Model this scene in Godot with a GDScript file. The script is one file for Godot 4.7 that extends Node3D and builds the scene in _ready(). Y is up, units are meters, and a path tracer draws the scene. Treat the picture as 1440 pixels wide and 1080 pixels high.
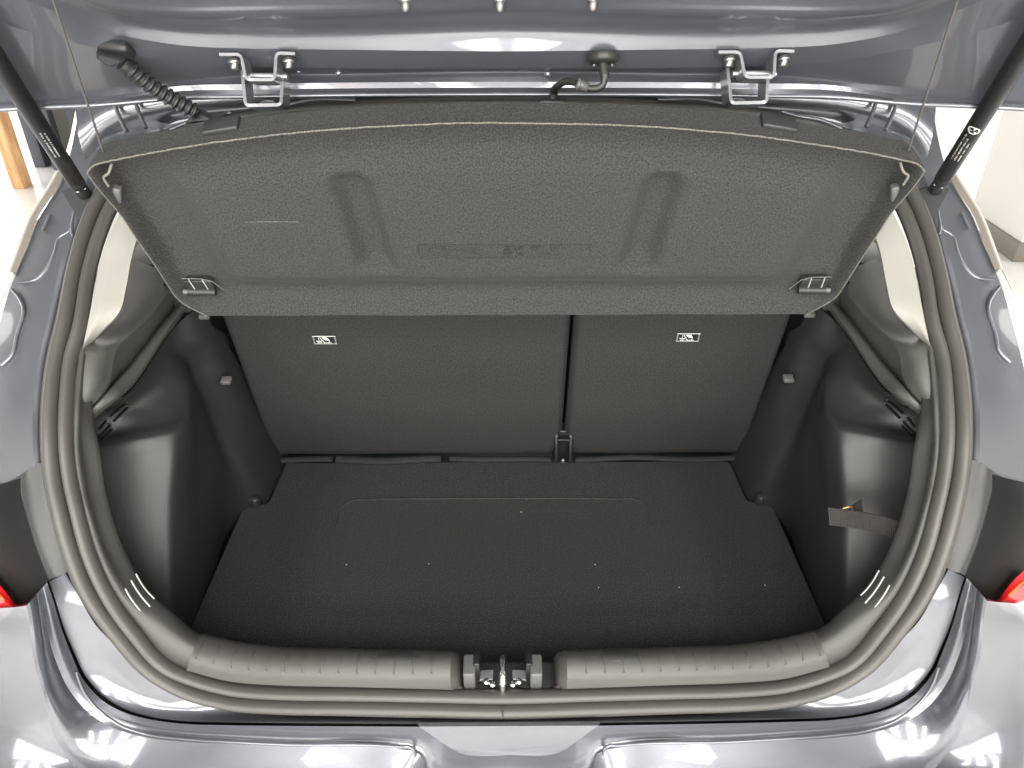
extends Node3D
# Open boot of a grey hatchback in a showroom. Metres, y up, the rear of the car faces +z.

var M = {}
const PANES = [-3.5, -2.1, -0.7, 0.7, 2.1, 3.5]
var rng = RandomNumberGenerator.new()

# ---------------------------------------------------------------- helpers
func lin(r: float, g: float, b: float) -> Color:
	return Color(r, g, b).linear_to_srgb()

func mat(col: Color, rough: float, metal := 0.0, spec := 0.5) -> StandardMaterial3D:
	var m = StandardMaterial3D.new()
	m.albedo_color = col
	m.roughness = rough
	m.metallic = metal
	m.metallic_specular = spec
	m.cull_mode = BaseMaterial3D.CULL_DISABLED
	return m

func noise_image(size: int, freq: float, sd: int, octaves: int, kind := FastNoiseLite.TYPE_SIMPLEX_SMOOTH) -> Image:
	var n = FastNoiseLite.new()
	n.seed = sd
	n.noise_type = kind
	n.frequency = freq
	n.fractal_octaves = octaves
	return n.get_seamless_image(size, size, false, false, 0.15)

func grain(m: StandardMaterial3D, img: Image, strength: float, tiles: float) -> void:
	var b = img.duplicate()
	b.convert(Image.FORMAT_RGBA8)
	b.bump_map_to_normal_map(strength)
	b.generate_mipmaps()
	m.normal_enabled = true
	m.normal_texture = ImageTexture.create_from_image(b)
	m.normal_scale = 1.0
	m.uv1_triplanar = true
	m.uv1_world_triplanar = true
	m.uv1_scale = Vector3(tiles, tiles, tiles)

func mottle(m: StandardMaterial3D, img: Image, dark: Color, light: Color, gain := 2.2) -> void:
	var s = img.get_width()
	var mean = 0.0
	for y in range(0, s, 8):
		for x in range(0, s, 8): mean += img.get_pixel(x, y).r
	mean /= (s / 8) * (s / 8)
	var o = Image.create(s, s, false, Image.FORMAT_RGB8)
	for y in s:
		for x in s:
			o.set_pixel(x, y, dark.lerp(light, clampf((img.get_pixel(x, y).r - mean) * gain + 0.5, 0.0, 1.0)))
	m.albedo_texture = ImageTexture.create_from_image(o)
	m.albedo_color = Color.WHITE

func new_st() -> SurfaceTool:
	var st = SurfaceTool.new()
	st.begin(Mesh.PRIMITIVE_TRIANGLES)
	return st

func part(called: String, st: SurfaceTool, m: Material, parent: Node) -> MeshInstance3D:
	st.generate_normals()
	st.index()
	var o = MeshInstance3D.new()
	o.name = called
	o.mesh = st.commit()
	o.material_override = m
	parent.add_child(o, true)
	return o

func tag(o: Node, label: String, category := "", group := "", kind := "") -> void:
	if label != "": o.set_meta("label", label)
	if category != "": o.set_meta("category", category)
	if group != "": o.set_meta("group", group)
	if kind != "": o.set_meta("kind", kind)

func holder(called: String, parent: Node, at := Vector3.ZERO) -> Node3D:
	var o = Node3D.new()
	o.name = called
	parent.add_child(o, true)
	o.position = at
	return o

func flip(p: Array) -> Array:
	var o = []
	for v in p: o.append(Vector3(-v.x, v.y, v.z))
	return o

func side(p: Array, s: int) -> Array:
	return p if s < 0 else flip(p)

func sv(p: Vector3, s: int) -> Vector3:
	return p if s < 0 else Vector3(-p.x, p.y, p.z)

func full(p: Array) -> Array:
	# a rail measured on the left half, ending on the centre line, completed to the right
	var o = p.duplicate()
	for i in range(p.size() - 2, -1, -1):
		o.append(Vector3(-p[i].x, p[i].y, p[i].z))
	return o

func cr(p: Array, i: int, t: float) -> Vector3:
	var n = p.size()
	var a: Vector3 = p[i]
	var b: Vector3 = p[mini(i + 1, n - 1)]
	var pa: Vector3 = p[i - 1] if i > 0 else a * 2.0 - b
	var pb: Vector3 = p[i + 2] if i + 2 < n else b * 2.0 - a
	return a.cubic_interpolate_in_time(b, pa, pb, t, maxf(1e-4, a.distance_to(b)), -maxf(1e-4, pa.distance_to(a)), maxf(1e-4, a.distance_to(b)) + maxf(1e-4, b.distance_to(pb)))

func resample(p: Array, n: int, smooth := true) -> Array:
	var fine = []
	if smooth:
		for i in p.size() - 1:
			for k in 8: fine.append(cr(p, i, k / 8.0))
		fine.append(p[-1])
	else:
		fine = p
	var acc = [0.0]
	for i in range(1, fine.size()): acc.append(acc[-1] + fine[i].distance_to(fine[i - 1]))
	var o = []
	var j = 0
	for k in n + 1:
		var want: float = acc[-1] * k / n
		while j < fine.size() - 2 and acc[j + 1] < want: j += 1
		var seg: float = maxf(1e-9, acc[j + 1] - acc[j])
		o.append(fine[j].lerp(fine[j + 1], clampf((want - acc[j]) / seg, 0.0, 1.0)))
	return o

func grid_mesh(st: SurfaceTool, g: Array, groups: Array = []) -> void:
	for r in g.size() - 1:
		st.set_smooth_group(groups[r] if groups.size() else 0)
		for c in g[r].size() - 1:
			st.add_vertex(g[r][c]); st.add_vertex(g[r + 1][c]); st.add_vertex(g[r][c + 1])
			st.add_vertex(g[r][c + 1]); st.add_vertex(g[r + 1][c]); st.add_vertex(g[r + 1][c + 1])

func net(st: SurfaceTool, rows: Array, sub: int, group := 0) -> void:
	# smooth surface through a grid of points, matched by index
	var g = []
	for r in rows:
		var row = []
		for i in r.size() - 1:
			for k in sub: row.append(cr(r, i, float(k) / sub))
		row.append(r[-1])
		g.append(row)
	var fineg = []
	for i in g.size() - 1:
		for k in sub:
			var row = []
			for c in g[0].size():
				var col = []
				for q in g.size(): col.append(g[q][c])
				row.append(cr(col, i, float(k) / sub))
			fineg.append(row)
	fineg.append(g[-1])
	var gs = []
	for i in fineg.size(): gs.append(group)
	grid_mesh(st, fineg, gs)

func loft(st: SurfaceTool, rails: Array, nu: int, sub: int, creases: Array = [], smooth_along := true, base := 0) -> void:
	# surface through rails; at a rail listed in creases the surface breaks
	var rs = []
	for r in rails: rs.append(resample(r, nu, smooth_along))
	var g = []
	var groups = []
	var gid = base
	var starts = [0]
	for k in creases: starts.append(k)
	starts.append(rs.size() - 1)
	for s in starts.size() - 1:
		for i in range(starts[s], starts[s + 1]):
			for k in sub:
				var row = []
				for c in nu + 1:
					var col = []
					for q in range(starts[s], starts[s + 1] + 1): col.append(rs[q][c])
					row.append(cr(col, i - starts[s], float(k) / sub))
				g.append(row)
				groups.append(gid)
		gid += 1
	g.append(rs[-1])
	grid_mesh(st, g, groups)

func tube(st: SurfaceTool, path: Array, rad, seg := 12, caps := true, flat := Vector2.ONE, up := Vector3.UP, closed := false, group := 0) -> void:
	var n = path.size()
	var rings = []
	var last = up
	for i in n:
		var t: Vector3
		if closed: t = (path[(i + 1) % n] - path[(i + n - 1) % n]).normalized()
		else: t = (path[mini(i + 1, n - 1)] - path[maxi(i - 1, 0)]).normalized()
		var side_v: Vector3 = t.cross(last)
		if side_v.length() < 1e-4: side_v = t.cross(Vector3(0.3, 0.2, 0.93))
		side_v = side_v.normalized()
		var u: Vector3 = side_v.cross(t).normalized()
		last = u
		var r: float = rad[i] if rad is Array else rad
		var ring = []
		for k in seg + 1:
			var a = TAU * k / seg
			ring.append(path[i] + side_v * cos(a) * r * flat.x + u * sin(a) * r * flat.y)
		rings.append(ring)
	if closed: rings.append(rings[0])
	var gs = []
	for i in rings.size(): gs.append(group)
	grid_mesh(st, rings, gs)
	if caps and not closed:
		st.set_smooth_group(group + 1)
		for e in [0, n - 1]:
			for k in seg:
				st.add_vertex(path[e]); st.add_vertex(rings[e][k + (0 if e else 1)]); st.add_vertex(rings[e][k + (1 if e else 0)])

func ribbon(st: SurfaceTool, path: Array, wide: Vector3, thick: float) -> void:
	# a bent strip of sheet metal: path in a plane across `wide`
	var n = path.size()
	var a = []
	var b = []
	var wn = wide.normalized()
	for i in n:
		var t: Vector3 = (path[mini(i + 1, n - 1)] - path[maxi(i - 1, 0)]).normalized()
		var m: Vector3 = t.cross(wn).normalized() * thick * 0.5
		a.append(path[i] + m); b.append(path[i] - m)
	var w = wide * 0.5
	var ring = []
	for i in n: ring.append([a[i] - w, a[i] + w, b[i] + w, b[i] - w, a[i] - w])
	for k in 4:
		var g = []
		for i in n: g.append([ring[i][k], ring[i][k + 1]])
		var gs = []
		for i in n: gs.append(k + 1)
		grid_mesh(st, g, gs)
	st.set_smooth_group(9)
	for e in [0, n - 1]:
		st.add_vertex(ring[e][0]); st.add_vertex(ring[e][1]); st.add_vertex(ring[e][2])
		st.add_vertex(ring[e][0]); st.add_vertex(ring[e][2]); st.add_vertex(ring[e][3])

func rounded(p: Array, r: float, n := 5) -> Array:
	var o = [p[0]]
	for i in range(1, p.size() - 1):
		var d0: Vector3 = p[i - 1] - p[i]
		var d1: Vector3 = p[i + 1] - p[i]
		var q = minf(r, minf(d0.length(), d1.length()) * 0.45)
		var s: Vector3 = p[i] + d0.normalized() * q
		var e: Vector3 = p[i] + d1.normalized() * q
		for k in n + 1:
			var t = float(k) / n
			o.append(s.lerp(p[i], t).lerp(p[i].lerp(e, t), t))
	o.append(p[-1])
	return o

func rbox(st: SurfaceTool, x: Transform3D, size: Vector3, b: float) -> void:
	var h = size * 0.5
	b = minf(b, minf(h.x, minf(h.y, h.z)) * 0.98)
	for ax in 3:
		for s in [-1.0, 1.0]:
			var u = (ax + 1) % 3
			var v = (ax + 2) % 3
			var cu = [-h[u], -h[u] + b * 0.3, -h[u] + b, h[u] - b, h[u] - b * 0.3, h[u]]
			var cv = [-h[v], -h[v] + b * 0.3, -h[v] + b, h[v] - b, h[v] - b * 0.3, h[v]]
			if s < 0: cu.reverse()
			var g = []
			for i in 6:
				var row = []
				for j in 6:
					var p = Vector3.ZERO
					p[ax] = s * h[ax]; p[u] = cu[i]; p[v] = cv[j]
					var q = p.clamp(-h + Vector3.ONE * b, h - Vector3.ONE * b)
					row.append(x * (q + (p - q).normalized() * b))
				g.append(row)
			grid_mesh(st, g)

func lathe(st: SurfaceTool, prof: Array, seg: int, x: Transform3D, creases: Array = []) -> void:
	# prof: Vector2(radius, height) along the local y axis
	var g = []
	var gs = []
	var gid = 0
	for i in prof.size():
		var row = []
		for k in seg + 1:
			var a = TAU * k / seg
			row.append(x * Vector3(cos(a) * prof[i].x, prof[i].y, sin(a) * prof[i].x))
		if i in creases: gid += 1
		g.append(row)
		gs.append(gid)
	grid_mesh(st, g, gs)

func prism(st: SurfaceTool, poly: Array, push: Vector3, ch := 0.0) -> void:
	# a plate: polygon in space, front face at poly + push, chamfer ch
	var n = poly.size()
	var c = Vector3.ZERO
	for p in poly: c += p / n
	var front = []
	var mid = []
	for p in poly:
		front.append(p + push + (c - p).normalized() * ch)
		mid.append(p + push - push.normalized() * ch)
	var ex: Vector3 = (poly[1] - poly[0]).normalized()
	var ey: Vector3 = push.normalized().cross(ex).normalized()
	var flat2 = PackedVector2Array()
	for p in front: flat2.append(Vector2((p - c).dot(ex), (p - c).dot(ey)))
	var idx = Geometry2D.triangulate_polygon(flat2)
	st.set_smooth_group(20)
	for i in range(0, idx.size(), 3):
		st.add_vertex(front[idx[i]]); st.add_vertex(front[idx[i + 1]]); st.add_vertex(front[idx[i + 2]])
	for i in n:
		var j = (i + 1) % n
		st.set_smooth_group(21 + i)
		for rr in [[poly, mid], [mid, front]]:
			st.add_vertex(rr[0][i]); st.add_vertex(rr[1][i]); st.add_vertex(rr[0][j])
			st.add_vertex(rr[0][j]); st.add_vertex(rr[1][i]); st.add_vertex(rr[1][j])

func look(at: Vector3, y_dir: Vector3, hint := Vector3(0, 0, 1)) -> Transform3D:
	var y = y_dir.normalized()
	var x = y.cross(hint)
	if x.length() < 1e-3: x = y.cross(Vector3(1, 0, 0))
	x = x.normalized()
	return Transform3D(Basis(x, y, x.cross(y).normalized()), at)

func sm(a: float, b: float, v: float) -> float:
	return smoothstep(a, b, v)

# ---------------------------------------------------------------- materials
func materials() -> void:
	var felt = noise_image(512, 0.10, 3, 3)
	var fine = noise_image(512, 0.35, 5, 2)
	var cloud = noise_image(256, 0.03, 9, 4)
	var weave = noise_image(512, 0.2, 12, 2, FastNoiseLite.TYPE_CELLULAR)

	var p = mat(lin(0.13, 0.138, 0.16), 0.3, 0.52, 0.5)
	p.clearcoat_enabled = true
	p.clearcoat = 1.0
	p.clearcoat_roughness = 0.03
	M.paint = p
	M.plastic = mat(lin(0.026, 0.0265, 0.0265), 0.38)
	grain(M.plastic, fine, 1.2, 7.0)
	M.rim_plastic = mat(lin(0.042, 0.0415, 0.039), 0.42)
	grain(M.rim_plastic, fine, 1.2, 7.0)
	M.ledge = mat(lin(0.085, 0.086, 0.08), 0.42)  # rim plastic lightened in its colour, standing in for light on the ledge
	grain(M.ledge, fine, 1.2, 7.0)
	M.sill = mat(lin(0.055, 0.052, 0.049), 0.42)
	grain(M.sill, fine, 0.8, 7.0)
	M.rubber = mat(lin(0.062, 0.0595, 0.055), 0.45)
	grain(M.rubber, fine, 0.4, 9.0)
	M.groove = mat(lin(0.02, 0.02, 0.02), 0.7)
	M.black = mat(lin(0.012, 0.012, 0.013), 0.36)
	M.black_rubber = mat(lin(0.016, 0.016, 0.017), 0.42)
	M.satin = mat(lin(0.022, 0.023, 0.023), 0.42)
	M.lamp_black = mat(lin(0.012, 0.012, 0.012), 0.4, 0.0, 0.15)
	M.grey_plastic = mat(lin(0.11, 0.108, 0.104), 0.42)
	grain(M.grey_plastic, fine, 0.5, 7.0)
	M.clip = mat(lin(0.09, 0.09, 0.09), 0.33)
	M.gutter_trim = mat(lin(0.17, 0.15, 0.13), 0.4)
	M.cream = mat(lin(0.29, 0.282, 0.258), 0.5)
	grain(M.cream, fine, 0.4, 7.0)

	M.felt = mat(lin(0.06, 0.06, 0.056), 0.95, 0.0, 0.2)
	grain(M.felt, felt, 4.0, 6.0)
	M.felt.rim_enabled = true
	M.felt.rim = 0.08
	mottle(M.felt, felt, lin(0.027, 0.0272, 0.027), lin(0.057, 0.057, 0.056))
	M.carpet = mat(lin(0.035, 0.034, 0.032), 0.95, 0.0, 0.2)
	grain(M.carpet, weave, 3.0, 5.0)
	mottle(M.carpet, weave, lin(0.026, 0.026, 0.0257), lin(0.072, 0.0715, 0.070))
	M.seat = mat(lin(0.04, 0.04, 0.04), 0.95, 0.0, 0.2)
	grain(M.seat, felt, 2.2, 7.0)
	mottle(M.seat, felt, lin(0.021, 0.021, 0.021), lin(0.047, 0.047, 0.0465))
	M.fibre = mat(lin(0.26, 0.235, 0.20), 0.9)
	mottle(M.fibre, felt, lin(0.05, 0.048, 0.043), lin(0.21, 0.195, 0.17))
	M.fibre.uv1_triplanar = true
	M.fibre.uv1_world_triplanar = true
	M.fibre.uv1_scale = Vector3(9, 9, 9)
	M.fabric = mat(lin(0.33, 0.40, 0.44), 0.85)
	grain(M.fabric, weave, 3.0, 6.0)

	M.steel = mat(lin(0.42, 0.42, 0.43), 0.3, 0.8)
	M.chrome = mat(lin(0.8, 0.78, 0.75), 0.14, 1.0)
	M.bolt = mat(lin(0.28, 0.275, 0.27), 0.35, 0.8)
	M.hinge = mat(lin(0.17, 0.175, 0.185), 0.36, 0.4)
	M.hinge.clearcoat_enabled = true
	M.hinge.clearcoat = 0.7
	M.hinge.clearcoat_roughness = 0.08
	M.bracket = mat(lin(0.055, 0.057, 0.062), 0.45, 0.2)
	M.cord = mat(lin(0.07, 0.064, 0.06), 0.8)
	M.cord_end = mat(lin(0.16, 0.15, 0.135), 0.8)
	M.hose = mat(lin(0.022, 0.022, 0.021), 0.42)
	M.webbing = mat(lin(0.03, 0.026, 0.023), 0.7)
	M.brass = mat(lin(0.7, 0.45, 0.25), 0.3, 0.7)
	M.white_print = mat(lin(0.36, 0.36, 0.35), 0.6)
	M.lint = mat(lin(0.7, 0.7, 0.68), 0.8)
	var red = mat(lin(0.75, 0.006, 0.012), 0.12)
	red.clearcoat_enabled = true
	red.clearcoat = 1.0
	M.red = red
	M.amber = mat(lin(0.75, 0.07, 0.01), 0.2)
	var gl = mat(Color(0.16, 0.17, 0.18, 0.35), 0.05)
	gl.transparency = BaseMaterial3D.TRANSPARENCY_ALPHA
	M.glass = gl

	M.room_floor = mat(lin(0.76, 0.755, 0.74), 0.25)
	M.room_wall = mat(lin(0.32, 0.316, 0.305), 0.8)
	M.room_ceiling = mat(lin(0.06, 0.06, 0.062), 0.85)
	M.wood = mat(lin(0.55, 0.28, 0.10), 0.5)
	mottle(M.wood, cloud, lin(0.42, 0.22, 0.09), lin(0.62, 0.38, 0.20))
	M.wood.uv1_triplanar = true
	M.wood.uv1_world_triplanar = true
	M.wood.uv1_scale = Vector3(3, 0.4, 3)
	M.mullion = mat(lin(0.06, 0.065, 0.085), 0.4)
	M.pillar = mat(lin(0.66, 0.65, 0.62), 0.7)

func glow(energy: float, col := Color(1, 0.985, 0.95)) -> StandardMaterial3D:
	var m = mat(Color(0.8, 0.8, 0.8), 0.6)
	m.emission_enabled = true
	m.emission = col
	m.emission_energy_multiplier = energy
	return m

# ---------------------------------------------------------------- light
func window_light(at: Vector3, aim: Vector3, size: Vector2, energy: float, up := Vector3.UP) -> void:
	var l = AreaLight3D.new()
	l.name = "window_light"
	l.area_size = size
	l.light_energy = energy
	l.light_color = Color(1, 0.985, 0.96)
	l.shadow_enabled = true
	l.area_range = 30.0
	add_child(l, true)
	l.look_at_from_position(at, at + aim, up)

func _ready() -> void:
	rng.seed = 20240
	# camera
	var cam = Camera3D.new()
	cam.name = "camera"
	cam.fov = 53.06
	cam.near = 0.02
	cam.far = 60.0
	add_child(cam)
	cam.position = Vector3(0, 1.56, 0.61)
	cam.rotation_degrees = Vector3(-32.1, -0.37, 0)
	cam.current = true
	# surroundings and exposure
	var env = Environment.new()
	env.background_mode = Environment.BG_COLOR
	env.background_color = Color(0.0, 0.0, 0.0)
	env.tonemap_mode = Environment.TONE_MAPPER_LINEAR
	env.tonemap_exposure = 1.0
	env.ssao_enabled = true
	env.ssil_enabled = true
	env.sdfgi_enabled = true
	var we = WorldEnvironment.new()
	we.name = "world_environment"
	we.environment = env
	add_child(we)
	# the showroom's windows and ceiling panels
	for x in PANES:
		window_light(Vector3(x, 1.75, 4.93), Vector3(0, 0, -1), Vector2(1.25, 2.6), 7.0)
	window_light(Vector3(-4.93, 1.7, -3.7), Vector3(1, 0, 0), Vector2(6.4, 3.2), 16.0)
	window_light(Vector3(4.93, 1.7, -3.7), Vector3(-1, 0, 0), Vector2(6.4, 3.2), 16.0)
	window_light(Vector3(0, 1.75, -6.93), Vector3(0, 0, 1), Vector2(9.6, 3.2), 7.0)
	for x in [-2.2, 0.0, 2.2]:
		for z in [2.5, 4.1]:
			window_light(Vector3(x, 3.36, z), Vector3(0, -1, 0), Vector2(1.2, 1.2), 8.0, Vector3(0, 0, 1))
	materials()
	showroom()
	var car = holder("hatchback_car", self, Vector3.ZERO)
	tag(car, "dark slate grey hatchback with its tailgate raised and boot open", "car")
	body(car)
	opening(car)
	side_trims(car)
	sill(car)
	rear_seats(car)
	cabin(car)
	tailgate(car)
	hinges(car)
	struts(car)
	cables(car)
	tail_lamps(car)
	floor_board()
	parcel_shelf()
	strap()

# ---------------------------------------------------------------- showroom
func slab(called: String, at: Vector3, size: Vector3, m: Material, parent: Node = self, bevel := 0.004) -> MeshInstance3D:
	var st = new_st()
	rbox(st, Transform3D(Basis.IDENTITY, at), size, bevel)
	return part(called, st, m, parent)

func showroom() -> void:
	tag(slab("floor", Vector3(0, -0.05, -1), Vector3(10.6, 0.1, 12.6), M.room_floor), "pale polished showroom floor under the car", "", "", "structure")
	tag(slab("ceiling", Vector3(0, 3.5, -1), Vector3(10.6, 0.2, 12.6), M.room_ceiling), "grey showroom ceiling above the car", "", "", "structure")
	tag(slab("wall_left", Vector3(-5.1, 1.7, -1), Vector3(0.2, 3.4, 12.4), M.room_wall), "white showroom wall", "", "", "structure")
	tag(slab("wall_right", Vector3(5.1, 1.7, -1), Vector3(0.2, 3.4, 12.4), M.room_wall), "white showroom wall", "", "", "structure")
	tag(slab("wall_front", Vector3(0, 1.7, -7.1), Vector3(10.0, 3.4, 0.2), M.room_wall), "white showroom wall beyond the car", "", "", "structure")
	tag(slab("wall_rear", Vector3(0, 1.7, 5.1), Vector3(10.0, 3.4, 0.2), M.room_wall), "white showroom wall behind the camera", "", "", "structure")
	var bright = glow(1.25)
	for x in PANES:
		tag(slab("shop_window", Vector3(x, 1.75, 4.97), Vector3(1.25, 2.6, 0.04), glow(2.0)), "bright shop window pane facing the open boot", "window", "window panes behind the car")
	for w in [["shop_window", Vector3(-4.97, 1.7, -3.7), Vector3(0.04, 3.2, 6.4), "blown out shop window beyond the wooden post"],
			["shop_window", Vector3(4.97, 1.7, -3.7), Vector3(0.04, 3.2, 6.4), "blown out shop window beyond the pale pillar"],
			["shop_window", Vector3(0, 1.75, -6.97), Vector3(9.6, 3.2, 0.04), "blown out shop window ahead of the car"]]:
		var o = slab(w[0], w[1], w[2], bright)
		tag(o, w[3], "window")
	for x in [-2.2, 0.0, 2.2]:
		for z in [2.5, 4.1]:
			tag(slab("ceiling_light", Vector3(x, 3.385, z), Vector3(1.2, 0.03, 1.2), glow(1.2)), "square white light panel in the showroom ceiling", "light", "ceiling light panels")
	tag(slab("wooden_post", Vector3(-3.13, 1.3, -4.3), Vector3(0.075, 2.6, 0.10), M.wood), "orange brown wooden post standing against the bright window", "post")
	tag(slab("added_wood_fascia", Vector3(-2.2, 3.22, 4.96), Vector3(3.6, 0.3, 0.06), M.wood), "unseen orange brown wooden fascia added above the panes for its warm reflection", "fascia")  # added out of view for its orange reflection in the right wheel arch
	var fr = holder("door_frame", self, Vector3(-3.1, 0, -4.75))
	tag(fr, "dark slatted door frame beside the wooden post", "door frame")
	for i in 4:
		slab("upright", Vector3(-0.13 + i * 0.16, 1.2, 0.06 * (i % 2)), Vector3(0.075, 2.4, 0.07), M.mullion, fr)
	slab("panel", Vector3(0.06, 1.2, -0.06), Vector3(0.54, 2.4, 0.02), M.grey_plastic, fr)
	var pl = holder("pillar", self, Vector3(2.85, 0, -3.3))
	tag(pl, "pale plastered pillar with a skirting by the bright window", "pillar")
	slab("shaft", Vector3(0, 1.7, 0), Vector3(0.5, 3.38, 0.5), M.pillar, pl)
	slab("skirting", Vector3(0, 0.05, 0), Vector3(0.54, 0.1, 0.54), M.gutter_trim, pl)

# ---------------------------------------------------------------- painted body
func body(car: Node) -> void:
	for s in [-1, 1]:
		# quarter panel and pillar round the opening, from the seal outwards
		var r0 = side([Vector3(-0.4804, 1.2815, -0.5442), Vector3(-0.5298, 1.2592, -0.5241), Vector3(-0.5636, 1.2347, -0.4984), Vector3(-0.5877, 1.2067, -0.4661), Vector3(-0.5959, 1.1785, -0.4279), Vector3(-0.5967, 1.1356, -0.3659), Vector3(-0.5957, 1.0824, -0.2929), Vector3(-0.5976, 1.0618, -0.2686), Vector3(-0.5926, 1.0205, -0.2179), Vector3(-0.5871, 0.9764, -0.1754), Vector3(-0.5808, 0.9441, -0.1514)], s)
		var r1 = side([Vector3(-0.5295, 1.2934, -0.5582), Vector3(-0.5601, 1.2716, -0.5354), Vector3(-0.5790, 1.2468, -0.5063), Vector3(-0.5933, 1.2170, -0.4693), Vector3(-0.5978, 1.1833, -0.4233), Vector3(-0.5991, 1.1387, -0.3589), Vector3(-0.5986, 1.0861, -0.2860), Vector3(-0.6004, 1.0656, -0.2618), Vector3(-0.5962, 1.0246, -0.2116), Vector3(-0.5884, 0.9821, -0.1677), Vector3(-0.5855, 0.9585, -0.1505)], s)
		var r2 = side([Vector3(-0.5404, 1.3003, -0.5637), Vector3(-0.5676, 1.2785, -0.5404), Vector3(-0.5861, 1.2529, -0.5101), Vector3(-0.5990, 1.2194, -0.4680), Vector3(-0.6029, 1.1845, -0.4202), Vector3(-0.6051, 1.1399, -0.3561), Vector3(-0.6030, 1.0877, -0.2830), Vector3(-0.6047, 1.0673, -0.2589), Vector3(-0.6005, 1.0265, -0.2089), Vector3(-0.5921, 0.9846, -0.1644), Vector3(-0.5903, 0.9646, -0.1499)], s)
		var r3 = side([Vector3(-0.5972, 1.3094, -0.5922), Vector3(-0.6048, 1.2774, -0.5536), Vector3(-0.6130, 1.2393, -0.5042), Vector3(-0.6195, 1.2113, -0.4680), Vector3(-0.6307, 1.1814, -0.4286), Vector3(-0.6399, 1.1412, -0.3726), Vector3(-0.6439, 1.0904, -0.3023), Vector3(-0.6455, 1.0581, -0.2641), Vector3(-0.6457, 1.0202, -0.2187), Vector3(-0.6426, 0.9757, -0.1766), Vector3(-0.6409, 0.9349, -0.1476)], s)
		var r4 = side([Vector3(-0.6458, 1.3043, -0.6070), Vector3(-0.6417, 1.2665, -0.5561), Vector3(-0.6409, 1.2400, -0.5201), Vector3(-0.6441, 1.2125, -0.4838), Vector3(-0.6630, 1.1817, -0.4454), Vector3(-0.6681, 1.1497, -0.4003), Vector3(-0.6767, 1.1173, -0.3557), Vector3(-0.6807, 1.0716, -0.2977), Vector3(-0.6809, 1.0140, -0.2285), Vector3(-0.6844, 0.9576, -0.1830), Vector3(-0.6877, 0.9125, -0.1523)], s)
		var r5 = side([Vector3(-0.6727, 1.2954, -0.6493), Vector3(-0.6689, 1.2565, -0.5958), Vector3(-0.6692, 1.2290, -0.5587), Vector3(-0.6739, 1.2043, -0.5266), Vector3(-0.6914, 1.1690, -0.4807), Vector3(-0.6977, 1.1358, -0.4343), Vector3(-0.7077, 1.1023, -0.3885), Vector3(-0.7216, 1.0529, -0.3326), Vector3(-0.7468, 0.9882, -0.2683), Vector3(-0.7671, 0.9230, -0.2288), Vector3(-0.7879, 0.8577, -0.2052)], s)
		var r6 = side([Vector3(-0.7056, 1.2825, -0.7109), Vector3(-0.7016, 1.2417, -0.6548), Vector3(-0.7019, 1.2128, -0.6159), Vector3(-0.7090, 1.1901, -0.5862), Vector3(-0.7279, 1.1546, -0.5401), Vector3(-0.7356, 1.1217, -0.4946), Vector3(-0.7471, 1.0828, -0.4460), Vector3(-0.8058, 1.0030, -0.4485), Vector3(-0.9370, 0.8742, -0.5121), Vector3(-1.1162, 0.6924, -0.6480), Vector3(-1.1783, 0.5937, -0.6625)], s)
		var st = new_st()
		loft(st, [r0, r1, r2, r3, r4, r5, r6], 60, 5, [2, 4])
		# pressed creases
		for path in [[Vector3(-0.6060, 1.1903, -0.4324), Vector3(-0.6053, 1.1736, -0.4079), Vector3(-0.6181, 1.1675, -0.4023), Vector3(-0.6193, 1.1530, -0.3816), Vector3(-0.6244, 1.1379, -0.3609), Vector3(-0.6352, 1.1283, -0.3497), Vector3(-0.6627, 1.1232, -0.3495)], [Vector3(-0.6682, 1.1166, -0.3413), Vector3(-0.6552, 1.1107, -0.3293), Vector3(-0.6452, 1.1040, -0.3170), Vector3(-0.6414, 1.0980, -0.3079), Vector3(-0.6424, 1.0882, -0.2963), Vector3(-0.6443, 1.0783, -0.2850), Vector3(-0.6461, 1.0591, -0.2624), Vector3(-0.6576, 1.0493, -0.2536)], [Vector3(-0.6051, 1.1909, -0.4310), Vector3(-0.6009, 1.1736, -0.4050), Vector3(-0.5968, 1.1693, -0.3977)], [Vector3(-0.6429, 1.1869, -0.4366), Vector3(-0.6468, 1.1711, -0.4147)]]:
			tube(st, resample(side(path, s), 30), 0.0022, 8)
		# bolts and drops of sealer on the panel
		var q = part("quarter_panel", st, M.paint, car)
		# the dark edge of the side glass
		st = new_st()
		loft(st, [side([Vector3(-0.6390, 1.2316, -0.5024), Vector3(-0.6453, 1.2123, -0.4779), Vector3(-0.6629, 1.1817, -0.4394), Vector3(-0.6679, 1.1499, -0.3946), Vector3(-0.6716, 1.1302, -0.3669)], s), side([Vector3(-0.6457, 1.2306, -0.4988), Vector3(-0.6531, 1.2142, -0.4785), Vector3(-0.6689, 1.1823, -0.4379), Vector3(-0.6738, 1.1505, -0.3931), Vector3(-0.6773, 1.1308, -0.3654)], s), side([Vector3(-0.6571, 1.2272, -0.5070), Vector3(-0.6636, 1.2143, -0.4913), Vector3(-0.6811, 1.1806, -0.4486), Vector3(-0.6862, 1.1491, -0.4044), Vector3(-0.6880, 1.1280, -0.3743)], s), side([Vector3(-0.6788, 1.2162, -0.5440), Vector3(-0.6856, 1.2028, -0.5278), Vector3(-0.7032, 1.1683, -0.4829), Vector3(-0.7085, 1.1358, -0.4372), Vector3(-0.7103, 1.1140, -0.4062)], s)], 24, 3, [2])
		part("glass_edge_moulding", st, M.gutter_trim, car)
	# rain channel between the roof edge and the seal
	var st = new_st()
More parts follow.
